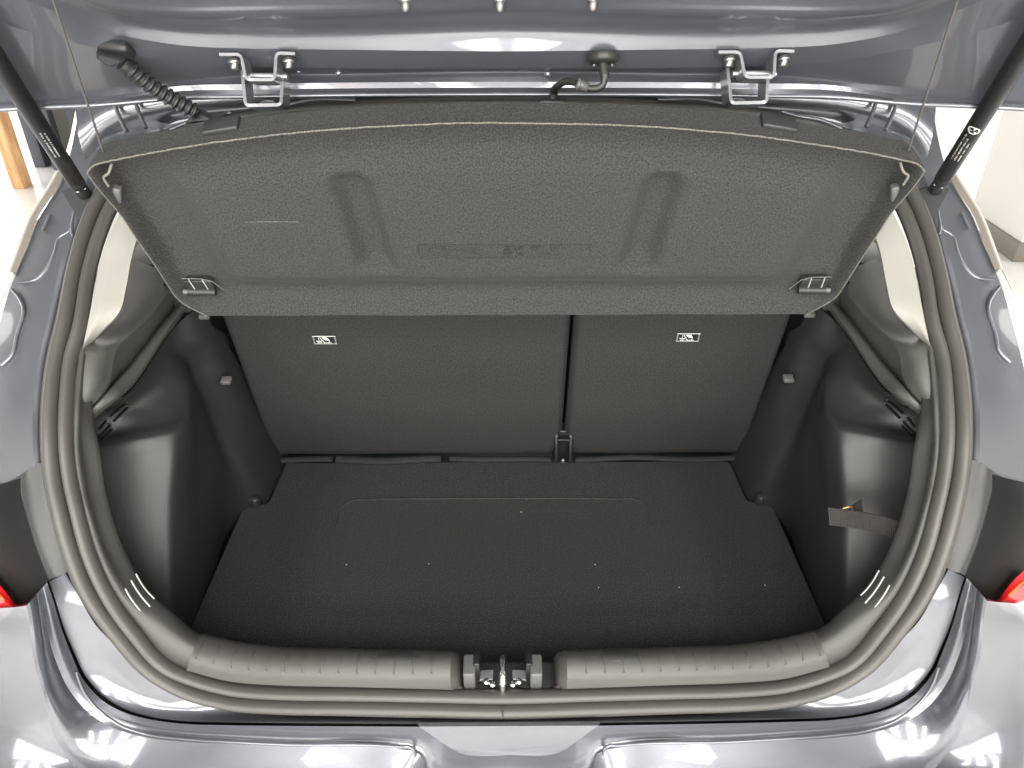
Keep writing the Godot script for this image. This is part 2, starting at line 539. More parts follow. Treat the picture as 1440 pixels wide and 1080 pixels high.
	loft(st, [full([Vector3(-0.5732, 1.2144, -0.4772), Vector3(-0.5433, 1.2429, -0.5090), Vector3(-0.4898, 1.2698, -0.5342), Vector3(-0.3652, 1.2918, -0.5426), Vector3(-0.1913, 1.3051, -0.5397), Vector3(0.0003, 1.3102, -0.5377)]),
		full([Vector3(-0.6057, 1.2235, -0.5051), Vector3(-0.5739, 1.2550, -0.5402), Vector3(-0.5072, 1.2799, -0.5593), Vector3(-0.3734, 1.2994, -0.5621), Vector3(-0.1929, 1.3117, -0.5548), Vector3(0.0003, 1.3169, -0.5527)]),
		full([Vector3(-0.6109, 1.2683, -0.5095), Vector3(-0.5722, 1.2941, -0.5254), Vector3(-0.5060, 1.3113, -0.5358), Vector3(-0.3637, 1.3191, -0.5398), Vector3(-0.1898, 1.3243, -0.5419), Vector3(0.0003, 1.3277, -0.5428)]),
		full([Vector3(-0.6178, 1.3113, -0.5365), Vector3(-0.5822, 1.3303, -0.5482), Vector3(-0.5059, 1.3354, -0.5509), Vector3(-0.3636, 1.3389, -0.5522), Vector3(-0.1897, 1.3415, -0.5527), Vector3(0.0004, 1.3423, -0.5520)])], 90, 5)
	# pressed steps in the channel
	for s in [-1, 1]:
		for path in [[Vector3(-0.5107, 1.2885, -0.5074), Vector3(-0.5196, 1.3055, -0.5181), Vector3(-0.5276, 1.3243, -0.5299)], [Vector3(-0.5378, 1.2842, -0.5049), Vector3(-0.5498, 1.3055, -0.5183), Vector3(-0.5558, 1.3209, -0.5280)], [Vector3(-0.3888, 1.3079, -0.5152), Vector3(-0.4139, 1.3020, -0.5117), Vector3(-0.4440, 1.2977, -0.5092), Vector3(-0.4742, 1.2875, -0.5030)], [Vector3(-0.2139, 1.3217, -0.5263), Vector3(-0.2742, 1.3217, -0.5267), Vector3(-0.3094, 1.3166, -0.5237), Vector3(-0.3346, 1.3140, -0.5222)]]:
			tube(st, resample(side(path, s), 16), 0.003, 8)
	part("rain_channel", st, M.paint, car)
	# roof panel ahead of the hinges
	st = new_st()
	loft(st, [full([Vector3(-0.6178, 1.3113, -0.5365), Vector3(-0.5822, 1.3303, -0.5482), Vector3(-0.5059, 1.3354, -0.5509), Vector3(-0.3636, 1.3389, -0.5522), Vector3(-0.1897, 1.3415, -0.5527), Vector3(0.0004, 1.3423, -0.5520)]), [Vector3(-0.57, 1.42, -0.6), Vector3(-0.3, 1.45, -0.62), Vector3(0, 1.46, -0.62), Vector3(0.3, 1.45, -0.62), Vector3(0.57, 1.42, -0.6)], [Vector3(-0.57, 1.44, -2.2), Vector3(-0.3, 1.48, -2.2), Vector3(0, 1.49, -2.2), Vector3(0.3, 1.48, -2.2), Vector3(0.57, 1.44, -2.2)]], 24, 4)
	part("roof", st, M.paint, car)
	# painted ledge under the seal
	st = new_st()
	var l0 = full([Vector3(-0.5625, 0.8374, -0.0936), Vector3(-0.5482, 0.8076, -0.0806), Vector3(-0.5307, 0.7591, -0.0694), Vector3(-0.5186, 0.7425, -0.0649), Vector3(-0.4857, 0.6918, -0.0520), Vector3(-0.4350, 0.6614, -0.0381), Vector3(-0.3730, 0.6514, -0.0265), Vector3(-0.2948, 0.6545, -0.0166), Vector3(-0.1432, 0.6655, -0.0049), Vector3(-0.0025, 0.6681, -0.0012)])
	var l1 = full([Vector3(-0.5734, 0.8392, -0.0787), Vector3(-0.5678, 0.8187, -0.0707), Vector3(-0.5653, 0.7772, -0.0612), Vector3(-0.5616, 0.7352, -0.0553), Vector3(-0.5550, 0.6939, -0.0487), Vector3(-0.5343, 0.6632, -0.0396), Vector3(-0.5095, 0.6491, -0.0323), Vector3(-0.4768, 0.6439, -0.0250), Vector3(-0.4310, 0.6460, -0.0171), Vector3(-0.3666, 0.6553, -0.0082), Vector3(-0.2888, 0.6658, 0.0004), Vector3(-0.1403, 0.6788, 0.0112), Vector3(-0.0024, 0.6813, 0.0148)])
	var l1b = full([Vector3(-0.5738, 0.8402, -0.0766), Vector3(-0.5693, 0.8195, -0.0688), Vector3(-0.5667, 0.7783, -0.0591), Vector3(-0.5630, 0.7364, -0.0533), Vector3(-0.5565, 0.6950, -0.0467), Vector3(-0.5351, 0.6634, -0.0373), Vector3(-0.5093, 0.6495, -0.0298), Vector3(-0.4755, 0.6446, -0.0224), Vector3(-0.4299, 0.6467, -0.0145), Vector3(-0.3657, 0.6560, -0.0056), Vector3(-0.2881, 0.6665, 0.0029), Vector3(-0.1399, 0.6794, 0.0137), Vector3(-0.0024, 0.6819, 0.0172)])
	loft(st, [l0, l1, l1b], 120, 3, [])
	part("sill_ledge", st, M.paint, car)
	# bumper: step face, top face with the plate recess, corner and skin
	st = new_st()
	var e0 = full([Vector3(-0.5778, 0.8377, -0.0777), Vector3(-0.5733, 0.8171, -0.0699), Vector3(-0.5716, 0.7738, -0.0607), Vector3(-0.5694, 0.7301, -0.0550), Vector3(-0.5631, 0.6875, -0.0480), Vector3(-0.5408, 0.6546, -0.0382), Vector3(-0.5134, 0.6424, -0.0306), Vector3(-0.4773, 0.6380, -0.0228), Vector3(-0.4315, 0.6402, -0.0148), Vector3(-0.3670, 0.6497, -0.0059), Vector3(-0.2892, 0.6602, 0.0027), Vector3(-0.1404, 0.6734, 0.0136), Vector3(-0.0025, 0.6759, 0.0171)])
	var e1 = full([Vector3(-0.5848, 0.8304, -0.0764), Vector3(-0.5826, 0.8082, -0.0686), Vector3(-0.5846, 0.7630, -0.0619), Vector3(-0.5842, 0.7172, -0.0563), Vector3(-0.5782, 0.6770, -0.0494), Vector3(-0.5598, 0.6404, -0.0397), Vector3(-0.5286, 0.6202, -0.0299), Vector3(-0.4933, 0.6146, -0.0219), Vector3(-0.4356, 0.6171, -0.0115), Vector3(-0.3708, 0.6245, -0.0022), Vector3(-0.2926, 0.6318, 0.0071), Vector3(-0.1422, 0.6433, 0.0185), Vector3(-0.1148, 0.6412, 0.0202), Vector3(-0.0954, 0.6246, 0.0235), Vector3(-0.0027, 0.6110, 0.0273)])
	var e2 = full([Vector3(-0.5852, 0.8313, -0.0708), Vector3(-0.5850, 0.8099, -0.0637), Vector3(-0.5897, 0.7622, -0.0570), Vector3(-0.5910, 0.7148, -0.0516), Vector3(-0.5847, 0.6722, -0.0442), Vector3(-0.5633, 0.6352, -0.0337), Vector3(-0.5297, 0.6170, -0.0237), Vector3(-0.4912, 0.6123, -0.0151), Vector3(-0.4335, 0.6161, -0.0050), Vector3(-0.3688, 0.6248, 0.0041), Vector3(-0.2910, 0.6321, 0.0132), Vector3(-0.1415, 0.6435, 0.0245), Vector3(-0.1180, 0.6387, 0.0264), Vector3(-0.1013, 0.6043, 0.0323), Vector3(-0.0028, 0.5953, 0.0352)])
	var e3 = full([Vector3(-0.5734, 0.8493, -0.0360), Vector3(-0.5728, 0.8369, -0.0318), Vector3(-0.5745, 0.8001, -0.0201), Vector3(-0.5816, 0.7501, -0.0157), Vector3(-0.5842, 0.7037, -0.0107), Vector3(-0.5819, 0.6559, -0.0031), Vector3(-0.5737, 0.6079, 0.0060), Vector3(-0.5397, 0.5594, 0.0163), Vector3(-0.4291, 0.5694, 0.0373), Vector3(-0.3648, 0.5777, 0.0472), Vector3(-0.2871, 0.5890, 0.0569), Vector3(-0.1393, 0.6045, 0.0684), Vector3(-0.0027, 0.6087, 0.0717)])
	var e4 = full([Vector3(-0.5764, 0.8467, -0.0318), Vector3(-0.5756, 0.8352, -0.0279), Vector3(-0.5787, 0.7978, -0.0167), Vector3(-0.5870, 0.7378, -0.0114), Vector3(-0.5867, 0.7151, -0.0087), Vector3(-0.5909, 0.6825, -0.0052), Vector3(-0.5909, 0.6334, 0.0022), Vector3(-0.5783, 0.5850, 0.0107), Vector3(-0.4459, 0.5157, 0.0404), Vector3(-0.3733, 0.5273, 0.0519), Vector3(-0.2936, 0.5401, 0.0620), Vector3(-0.1422, 0.5583, 0.0745), Vector3(-0.0029, 0.5638, 0.0784)])
	var e5 = full([Vector3(-0.70, 0.755, -0.10), Vector3(-0.715, 0.74, -0.085), Vector3(-0.72, 0.70, -0.07), Vector3(-0.715, 0.655, -0.04), Vector3(-0.69, 0.625, 0.0), Vector3(-0.62, 0.60, 0.05), Vector3(-0.5, 0.585, 0.095), Vector3(-0.35, 0.575, 0.125), Vector3(-0.2, 0.57, 0.14), Vector3(-0.1, 0.57, 0.145), Vector3(0, 0.57, 0.146)])
	var e6 = full([Vector3(-0.78, 0.60, -0.16), Vector3(-0.78, 0.58, -0.12), Vector3(-0.77, 0.55, -0.08), Vector3(-0.75, 0.5, -0.02), Vector3(-0.7, 0.45, 0.05), Vector3(-0.6, 0.42, 0.10), Vector3(-0.5, 0.40, 0.13), Vector3(-0.35, 0.40, 0.16), Vector3(-0.2, 0.40, 0.17), Vector3(-0.1, 0.40, 0.175), Vector3(0, 0.40, 0.175)])
	var e7 = full([Vector3(-0.76, 0.24, -0.20), Vector3(-0.75, 0.22, -0.1), Vector3(-0.7, 0.2, -0.0), Vector3(-0.5, 0.2, 0.08), Vector3(-0.2, 0.2, 0.12), Vector3(0, 0.2, 0.12)])
	loft(st, [e0, e1, e2, e3, e4, e5, e6, e7], 140, 4, [2, 4])
	for s in [-1, 1]:
		tube(st, resample(side([Vector3(-0.5636, 0.7104, -0.0438), Vector3(-0.5636, 0.6909, -0.0411), Vector3(-0.5612, 0.6756, -0.0383), Vector3(-0.5470, 0.6481, -0.0311), Vector3(-0.5196, 0.6271, -0.0221), Vector3(-0.4891, 0.6204, -0.0149), Vector3(-0.4319, 0.6228, -0.0047), Vector3(-0.3677, 0.6301, 0.0045), Vector3(-0.2901, 0.6372, 0.0136), Vector3(-0.1410, 0.6485, 0.0247), Vector3(-0.1229, 0.6471, 0.0259), Vector3(-0.1206, 0.6398, 0.0271), Vector3(-0.1255, 0.5992, 0.0329)], s), 70), 0.0022, 8)
	part("rear_bumper", st, M.paint, car)
	st = new_st()
	prism(st, rounded(full([Vector3(-0.1142, 0.6850, 0.0156), Vector3(-0.0725, 0.6453, 0.0231), Vector3(-0.0600, 0.6382, 0.0245), Vector3(-0.0436, 0.6360, 0.0252), Vector3(-0.0026, 0.6362, 0.0256)]), 0.006, 4), Vector3(0, 0.001, 0.006), 0.002)
	part("latch_cover", st, M.paint, car)
	# flanks below the waist
	for s in [-1, 1]:
		st = new_st()
		loft(st, [side([Vector3(-0.665, 1.0, -0.30), Vector3(-0.74, 1.0, -0.7), Vector3(-0.76, 1.0, -2.2)], s), side([Vector3(-0.72, 0.85, -0.22), Vector3(-0.80, 0.82, -0.7), Vector3(-0.82, 0.82, -2.2)], s), side([Vector3(-0.77, 0.5, -0.2), Vector3(-0.83, 0.5, -0.7), Vector3(-0.84, 0.5, -2.2)], s), side([Vector3(-0.75, 0.22, -0.22), Vector3(-0.8, 0.2, -0.7), Vector3(-0.8, 0.2, -2.2)], s)], 20, 5)
		part("body_flank", st, M.paint, car)

# ---------------------------------------------------------------- seal and rim
func opening(car: Node) -> void:
	var a = full([Vector3(0.0003, 1.3131, -0.5288), Vector3(-0.1897, 1.3081, -0.5307), Vector3(-0.3624, 1.2947, -0.5342), Vector3(-0.4857, 1.2722, -0.5247), Vector3(-0.5436, 1.2432, -0.4974), Vector3(-0.5723, 1.2093, -0.4580), Vector3(-0.5831, 1.1778, -0.4158), Vector3(-0.5847, 1.1404, -0.3620), Vector3(-0.5809, 1.0861, -0.2858), Vector3(-0.5828, 1.0656, -0.2617), Vector3(-0.5791, 1.0246, -0.2116), Vector3(-0.5716, 0.9820, -0.1678), Vector3(-0.5677, 0.9556, -0.1484), Vector3(-0.5565, 0.9194, -0.1205), Vector3(-0.5438, 0.8710, -0.0946), Vector3(-0.5282, 0.8196, -0.0743), Vector3(-0.4996, 0.7636, -0.0576), Vector3(-0.4679, 0.7108, -0.0451), Vector3(-0.4236, 0.6839, -0.0335), Vector3(-0.3675, 0.6742, -0.0231), Vector3(-0.2903, 0.6781, -0.0136), Vector3(-0.2148, 0.6853, -0.0070), Vector3(-0.1046, 0.6903, -0.0007), Vector3(-0.0024, 0.6897, 0.0015)])
	var b = full([Vector3(0.0002, 1.3033, -0.5245), Vector3(-0.1899, 1.2983, -0.5260), Vector3(-0.3619, 1.2839, -0.5254), Vector3(-0.4742, 1.2617, -0.5143), Vector3(-0.5211, 1.2341, -0.4864), Vector3(-0.5523, 1.2039, -0.4523), Vector3(-0.5646, 1.1680, -0.4034), Vector3(-0.5664, 1.1329, -0.3529), Vector3(-0.5619, 1.0817, -0.2822), Vector3(-0.5652, 1.0649, -0.2628), Vector3(-0.5609, 1.0239, -0.2126), Vector3(-0.5540, 0.9810, -0.1690), Vector3(-0.5479, 0.9496, -0.1458), Vector3(-0.5370, 0.9184, -0.1215), Vector3(-0.5242, 0.8649, -0.0944), Vector3(-0.5061, 0.8155, -0.0744), Vector3(-0.4806, 0.7634, -0.0598), Vector3(-0.4480, 0.7129, -0.0477), Vector3(-0.4095, 0.6979, -0.0392), Vector3(-0.3668, 0.6905, -0.0315), Vector3(-0.2900, 0.6930, -0.0218), Vector3(-0.2146, 0.6999, -0.0152), Vector3(-0.1045, 0.7049, -0.0088), Vector3(-0.0023, 0.7043, -0.0065)])
	# full() joins at the bottom; the loop closes at the top
	var ra = resample(a, 260); var rb = resample(b, 260)
	ra.pop_back(); rb.pop_back()
	var holderw = holder("weatherstrip", car)
	tag(holderw, "double rubber seal round the boot opening")
	var st = new_st()
	tube(st, ra, 0.0122, 16, false, Vector2(1.0, 0.66), Vector3(0, -0.4, 0.9), true)
	part("outer_bulb", st, M.rubber, holderw)
	st = new_st()
	tube(st, rb, 0.0104, 16, false, Vector2(1.0, 0.68), Vector3(0, -0.4, 0.9), true)
	part("inner_bulb", st, M.rubber, holderw)
	st = new_st()
	var lipr = []
	for i in ra.size(): lipr.append(ra[i] + (ra[i] - rb[i]).normalized() * 0.0085 + Vector3(0, -0.0005, -0.002))
	tube(st, lipr, 0.0062, 12, false, Vector2(1.0, 0.8), Vector3(0, -0.4, 0.9), true)
	part("outer_lip", st, M.rubber, holderw)
	# seam where the ends of the strip meet
	st = new_st()
	var j = Vector3(-0.0078, 0.6897, 0.0015)
	tube(st, [j + Vector3(0, 0.011, 0.004), j + Vector3(0, 0.003, 0.0113), j + Vector3(0, -0.008, 0.009)], 0.0012, 6)
	part("joint", st, M.groove, holderw)
	st = new_st()
	var fa = []
	var fb = []
	var fc = []
	for i in ra.size():
		fa.append(ra[i] + Vector3(0, -0.004, -0.010)); fc.append(ra[i].lerp(rb[i], 0.5) + Vector3(0, 0, -0.012)); fb.append(rb[i] + Vector3(0, 0, -0.010))
	fa.append(fa[0]); fb.append(fb[0]); fc.append(fc[0])
	grid_mesh(st, [fa, fc, fb])
	part("carrier", st, M.groove, holderw)

	# moulded rim inside the seal, down both sides and across the sill
	st = new_st()
	var r1 = full([Vector3(-0.5591, 1.0723, -0.2762), Vector3(-0.5562, 1.0380, -0.2344), Vector3(-0.5565, 1.0220, -0.2154), Vector3(-0.5511, 0.9783, -0.1726), Vector3(-0.5429, 0.9427, -0.1459), Vector3(-0.5331, 0.9155, -0.1247), Vector3(-0.5210, 0.8609, -0.0984), Vector3(-0.5027, 0.8112, -0.0782), Vector3(-0.4845, 0.7623, -0.0664), Vector3(-0.4436, 0.7071, -0.0522), Vector3(-0.4051, 0.6956, -0.0442), Vector3(-0.3687, 0.6907, -0.0378), Vector3(-0.2912, 0.6957, -0.0283), Vector3(-0.2154, 0.7027, -0.0216), Vector3(-0.1049, 0.7077, -0.0151), Vector3(-0.0812, 0.7073, -0.0142), Vector3(-0.0685, 0.7064, -0.0137), Vector3(-0.0595, 0.7066, -0.0135), Vector3(-0.0023, 0.7070, -0.0128)])
	var r2 = full([Vector3(-0.5530, 1.0618, -0.2663), Vector3(-0.5491, 1.0309, -0.2284), Vector3(-0.5468, 1.0128, -0.2062), Vector3(-0.5432, 0.9757, -0.1730), Vector3(-0.5350, 0.9379, -0.1447), Vector3(-0.5263, 0.9134, -0.1258), Vector3(-0.5124, 0.8592, -0.1000), Vector3(-0.4920, 0.8097, -0.0796), Vector3(-0.4701, 0.7681, -0.0684), Vector3(-0.4318, 0.7295, -0.0568), Vector3(-0.3968, 0.7172, -0.0496), Vector3(-0.3615, 0.7131, -0.0437), Vector3(-0.2894, 0.7170, -0.0348), Vector3(-0.2141, 0.7239, -0.0280), Vector3(-0.1041, 0.7298, -0.0217), Vector3(-0.0807, 0.7282, -0.0207), Vector3(-0.0684, 0.7164, -0.0189), Vector3(-0.0596, 0.7081, -0.0177), Vector3(-0.0023, 0.7072, -0.0169)])
	var r3 = full([Vector3(-0.5519, 1.0476, -0.2631), Vector3(-0.5471, 1.0168, -0.2250), Vector3(-0.5442, 0.9984, -0.2031), Vector3(-0.5411, 0.9653, -0.1793), Vector3(-0.5329, 0.9307, -0.1533), Vector3(-0.5242, 0.9060, -0.1341), Vector3(-0.5087, 0.8493, -0.1100), Vector3(-0.4835, 0.8026, -0.0896), Vector3(-0.4566, 0.7705, -0.0802), Vector3(-0.4231, 0.7403, -0.0706), Vector3(-0.3917, 0.7285, -0.0641), Vector3(-0.3571, 0.7253, -0.0585), Vector3(-0.2915, 0.7280, -0.0504), Vector3(-0.2156, 0.7347, -0.0435), Vector3(-0.1048, 0.7406, -0.0371), Vector3(-0.0795, 0.7378, -0.0358), Vector3(-0.0693, 0.7150, -0.0328), Vector3(-0.0606, 0.6968, -0.0303), Vector3(-0.0023, 0.6960, -0.0294)])
	var r4 = full([Vector3(-0.5523, 1.0261, -0.2624), Vector3(-0.5429, 1.0005, -0.2295), Vector3(-0.5380, 0.9798, -0.2137), Vector3(-0.5289, 0.9504, -0.1913), Vector3(-0.5218, 0.9188, -0.1676), Vector3(-0.5144, 0.8917, -0.1502), Vector3(-0.4987, 0.8321, -0.1273), Vector3(-0.4748, 0.7854, -0.1103), Vector3(-0.4495, 0.7562, -0.1022), Vector3(-0.4245, 0.7286, -0.0945), Vector3(-0.3960, 0.7184, -0.0886), Vector3(-0.3636, 0.7147, -0.0832), Vector3(-0.2995, 0.7147, -0.0747), Vector3(-0.2216, 0.7204, -0.0673), Vector3(-0.1077, 0.7265, -0.0605), Vector3(-0.0798, 0.7238, -0.0591), Vector3(-0.0714, 0.6943, -0.0552), Vector3(-0.0612, 0.6916, -0.0395), Vector3(-0.0024, 0.6908, -0.0386)])
	var r5 = []
	var r6 = []
	for p in r4:
		r5.append(p + Vector3(signf(p.x) * minf(absf(p.x) * 0.04, 0.02), -0.012 if absf(p.x) < 0.46 else 0.0, -0.004))
		r6.append(p + Vector3(signf(p.x) * minf(absf(p.x) * 0.2, 0.10), -0.12 if absf(p.x) < 0.46 else -0.02, -0.004))
	loft(st, [r1, r2, r3, r4, r5, r6], 320, 4, [])
	part("opening_trim", st, M.rim_plastic, car)
	# three moulded ticks at each lower corner
	for s in [-1, 1]:
		for path in [[Vector3(-0.4902, 0.8152, -0.0876), Vector3(-0.4848, 0.8046, -0.0830), Vector3(-0.4797, 0.7949, -0.0799), Vector3(-0.4714, 0.7789, -0.0764)], [Vector3(-0.4854, 0.8207, -0.0969), Vector3(-0.4783, 0.8074, -0.0912), Vector3(-0.4712, 0.7962, -0.0870), Vector3(-0.4646, 0.7857, -0.0845)], [Vector3(-0.4844, 0.8194, -0.1093), Vector3(-0.4781, 0.8068, -0.1039), Vector3(-0.4710, 0.7954, -0.0998), Vector3(-0.4640, 0.7860, -0.0974)]]:
			st = new_st()
			tube(st, resample(side(path, s), 12), 0.0011, 6)
			part("raised_tick", st, M.white_print, car)

# ---------------------------------------------------------------- side trims
func side_trims(car: Node) -> void:
	for s in [-1, 1]:
		var t = holder("side_trim", car)
		tag(t, "black moulded boot side trim with wheel arch bulge")
		# lower wall: arch bulge, inboard face, column beside the seat
		var rows = [
			[Vector3(-0.660, 0.585, -0.088), Vector3(-0.600, 0.585, -0.114), Vector3(-0.525, 0.585, -0.147), Vector3(-0.509, 0.585, -0.158), Vector3(-0.503, 0.585, -0.178), Vector3(-0.502, 0.585, -0.320), Vector3(-0.500, 0.585, -0.470), Vector3(-0.478, 0.585, -0.497), Vector3(-0.462, 0.585, -0.515), Vector3(-0.452, 0.585, -0.560), Vector3(-0.452, 0.585, -0.660)],
			[Vector3(-0.660, 0.700, -0.148), Vector3(-0.600, 0.700, -0.174), Vector3(-0.523, 0.700, -0.207), Vector3(-0.507, 0.700, -0.218), Vector3(-0.501, 0.700, -0.238), Vector3(-0.499, 0.700, -0.340), Vector3(-0.498, 0.700, -0.450), Vector3(-0.495, 0.700, -0.485), Vector3(-0.483, 0.700, -0.503), Vector3(-0.472, 0.700, -0.550), Vector3(-0.470, 0.700, -0.630)],
			[Vector3(-0.660, 0.800, -0.200), Vector3(-0.600, 0.800, -0.226), Vector3(-0.519, 0.800, -0.259), Vector3(-0.503, 0.800, -0.270), Vector3(-0.497, 0.800, -0.290), Vector3(-0.497, 0.800, -0.370), Vector3(-0.502, 0.800, -0.450), Vector3(-0.509, 0.800, -0.485), Vector3(-0.503, 0.800, -0.503), Vector3(-0.488, 0.800, -0.540), Vector3(-0.482, 0.800, -0.610)],
			[Vector3(-0.660, 0.872, -0.237), Vector3(-0.600, 0.872, -0.263), Vector3(-0.511, 0.872, -0.296), Vector3(-0.495, 0.872, -0.307), Vector3(-0.489, 0.872, -0.327), Vector3(-0.497, 0.872, -0.410), Vector3(-0.512, 0.872, -0.460), Vector3(-0.523, 0.872, -0.490), Vector3(-0.518, 0.872, -0.506), Vector3(-0.500, 0.872, -0.540), Vector3(-0.492, 0.872, -0.590)],
			[Vector3(-0.6600, 0.8890, -0.2461), Vector3(-0.6000, 0.8890, -0.2721), Vector3(-0.5110, 0.8890, -0.3051), Vector3(-0.4950, 0.8860, -0.3161), Vector3(-0.4890, 0.8850, -0.3361), Vector3(-0.5030, 0.8850, -0.4200), Vector3(-0.5180, 0.8870, -0.4650), Vector3(-0.5280, 0.8890, -0.4920), Vector3(-0.5220, 0.8890, -0.5080), Vector3(-0.5030, 0.8890, -0.5400), Vector3(-0.4950, 0.8890, -0.5850)],
			[Vector3(-0.6600, 0.8950, -0.2512), Vector3(-0.6000, 0.8950, -0.2772), Vector3(-0.5120, 0.8950, -0.3102), Vector3(-0.4960, 0.8920, -0.3212), Vector3(-0.4900, 0.8910, -0.3412), Vector3(-0.5030, 0.8920, -0.4200), Vector3(-0.5180, 0.8940, -0.4650), Vector3(-0.5280, 0.8960, -0.4920), Vector3(-0.5220, 0.8960, -0.5080), Vector3(-0.5030, 0.8960, -0.5400), Vector3(-0.4950, 0.8960, -0.5850)],
			[Vector3(-0.6600, 0.8985, -0.2580), Vector3(-0.6000, 0.8985, -0.2840), Vector3(-0.5150, 0.8985, -0.3170), Vector3(-0.4990, 0.8955, -0.3280), Vector3(-0.4930, 0.8945, -0.3480), Vector3(-0.5030, 0.8970, -0.4200), Vector3(-0.5180, 0.8990, -0.4650), Vector3(-0.5280, 0.9010, -0.4920), Vector3(-0.5220, 0.9010, -0.5080), Vector3(-0.5030, 0.9010, -0.5400), Vector3(-0.4950, 0.9010, -0.5850)],
			[Vector3(-0.6600, 0.9020, -0.2748), Vector3(-0.6000, 0.9020, -0.3008), Vector3(-0.5210, 0.9020, -0.3338), Vector3(-0.5050, 0.8990, -0.3448), Vector3(-0.4990, 0.8980, -0.3648), Vector3(-0.5030, 0.9050, -0.4200), Vector3(-0.5180, 0.9070, -0.4650), Vector3(-0.5280, 0.9090, -0.4920), Vector3(-0.5220, 0.9090, -0.5080), Vector3(-0.5030, 0.9090, -0.5400), Vector3(-0.4950, 0.9090, -0.5850)],
			[Vector3(-0.66, 0.935, -0.27), Vector3(-0.60, 0.93, -0.30), Vector3(-0.558, 0.925, -0.345), Vector3(-0.543, 0.93, -0.365), Vector3(-0.532, 0.935, -0.385), Vector3(-0.528, 0.94, -0.41), Vector3(-0.528, 0.945, -0.44), Vector3(-0.531, 0.95, -0.465), Vector3(-0.528, 0.955, -0.482), Vector3(-0.512, 0.955, -0.51), Vector3(-0.50, 0.95, -0.55)],
			[Vector3(-0.5600, 0.9697, -0.2413), Vector3(-0.5550, 0.9661, -0.2686), Vector3(-0.5450, 0.9688, -0.2857), Vector3(-0.5400, 0.9699, -0.3003), Vector3(-0.5400, 0.9666, -0.3298), Vector3(-0.5400, 0.9667, -0.3631), Vector3(-0.5400, 0.9702, -0.4115), Vector3(-0.5380, 0.9764, -0.4565), Vector3(-0.5330, 0.9815, -0.4922), Vector3(-0.5180, 0.9902, -0.5203), Vector3(-0.5060, 0.9913, -0.5442)],
		]
		var rails = []
		for r in rows: rails.append(side(r, s))
		var st = new_st()
		net(st, rails, 5)
		part("wheel_arch_panel", st, M.plastic, t)
		# upper shell: sloping ledge, recess under its edge, ridge above the pocket
		var f0 = side([Vector3(-0.5499, 0.9971, -0.1894), Vector3(-0.5517, 1.0058, -0.1989), Vector3(-0.5542, 1.0141, -0.2093), Vector3(-0.5568, 1.0260, -0.2242), Vector3(-0.5584, 1.0419, -0.2437), Vector3(-0.5586, 1.0563, -0.2610), Vector3(-0.5570, 1.0614, -0.2708), Vector3(-0.5627, 1.0520, -0.3230), Vector3(-0.5644, 1.0500, -0.3754), Vector3(-0.5943, 1.0500, -0.4702), Vector3(-0.6215, 1.0500, -0.5565), Vector3(-0.6220, 1.0500, -0.5976)], s)
		var f1 = side([Vector3(-0.5531, 0.9931, -0.2013), Vector3(-0.5507, 1.0012, -0.2071), Vector3(-0.5490, 1.0093, -0.2164), Vector3(-0.5432, 1.0208, -0.2289), Vector3(-0.5403, 1.0359, -0.2464), Vector3(-0.5411, 1.0479, -0.2661), Vector3(-0.5409, 1.0532, -0.2794), Vector3(-0.5486, 1.0470, -0.3300), Vector3(-0.5463, 1.0460, -0.3808), Vector3(-0.5600, 1.0460, -0.4583), Vector3(-0.5734, 1.0460, -0.5315), Vector3(-0.5702, 1.0460, -0.5653)], s)
		var f2 = side([Vector3(-0.5542, 0.9898, -0.2093), Vector3(-0.5508, 0.9953, -0.2174), Vector3(-0.5454, 1.0021, -0.2321), Vector3(-0.5370, 1.0098, -0.2494), Vector3(-0.5350, 1.0146, -0.2737), Vector3(-0.5350, 1.0295, -0.2898), Vector3(-0.5350, 1.0410, -0.3106), Vector3(-0.5350, 1.0407, -0.3477), Vector3(-0.5350, 1.0351, -0.3994), Vector3(-0.5350, 1.0355, -0.4599), Vector3(-0.5350, 1.0361, -0.5231), Vector3(-0.5350, 1.0312, -0.5584)], s)
		st = new_st()
		net(st, [f0, f1, f2], 5)
		var f3 = []
		for q in f2: f3.append(q + Vector3(0.0015 * s, -0.004, 0.001))
		var e1 = side([Vector3(-0.5542, 0.9881, -0.2101), Vector3(-0.5523, 0.9913, -0.2199), Vector3(-0.5492, 0.9950, -0.2378), Vector3(-0.5408, 1.0008, -0.2564), Vector3(-0.5460, 0.9946, -0.2930), Vector3(-0.5480, 0.9927, -0.3149), Vector3(-0.5480, 0.9914, -0.3403), Vector3(-0.5480, 0.9912, -0.3752), Vector3(-0.5480, 0.9927, -0.4269), Vector3(-0.5480, 0.9947, -0.4769), Vector3(-0.5480, 0.9937, -0.5317), Vector3(-0.5480, 0.9958, -0.5758)], s)
		var n0 = side([Vector3(-0.5541, 0.9873, -0.2095), Vector3(-0.5522, 0.9898, -0.2189), Vector3(-0.5461, 0.9949, -0.2311), Vector3(-0.5336, 1.0033, -0.2439), Vector3(-0.5300, 1.0044, -0.2666), Vector3(-0.5300, 1.0015, -0.2874), Vector3(-0.5300, 0.9990, -0.3140), Vector3(-0.5300, 0.9994, -0.3487), Vector3(-0.5300, 1.0007, -0.3968), Vector3(-0.5300, 1.0032, -0.4463), Vector3(-0.5300, 1.0033, -0.4946), Vector3(-0.5300, 1.0073, -0.5356)], s)
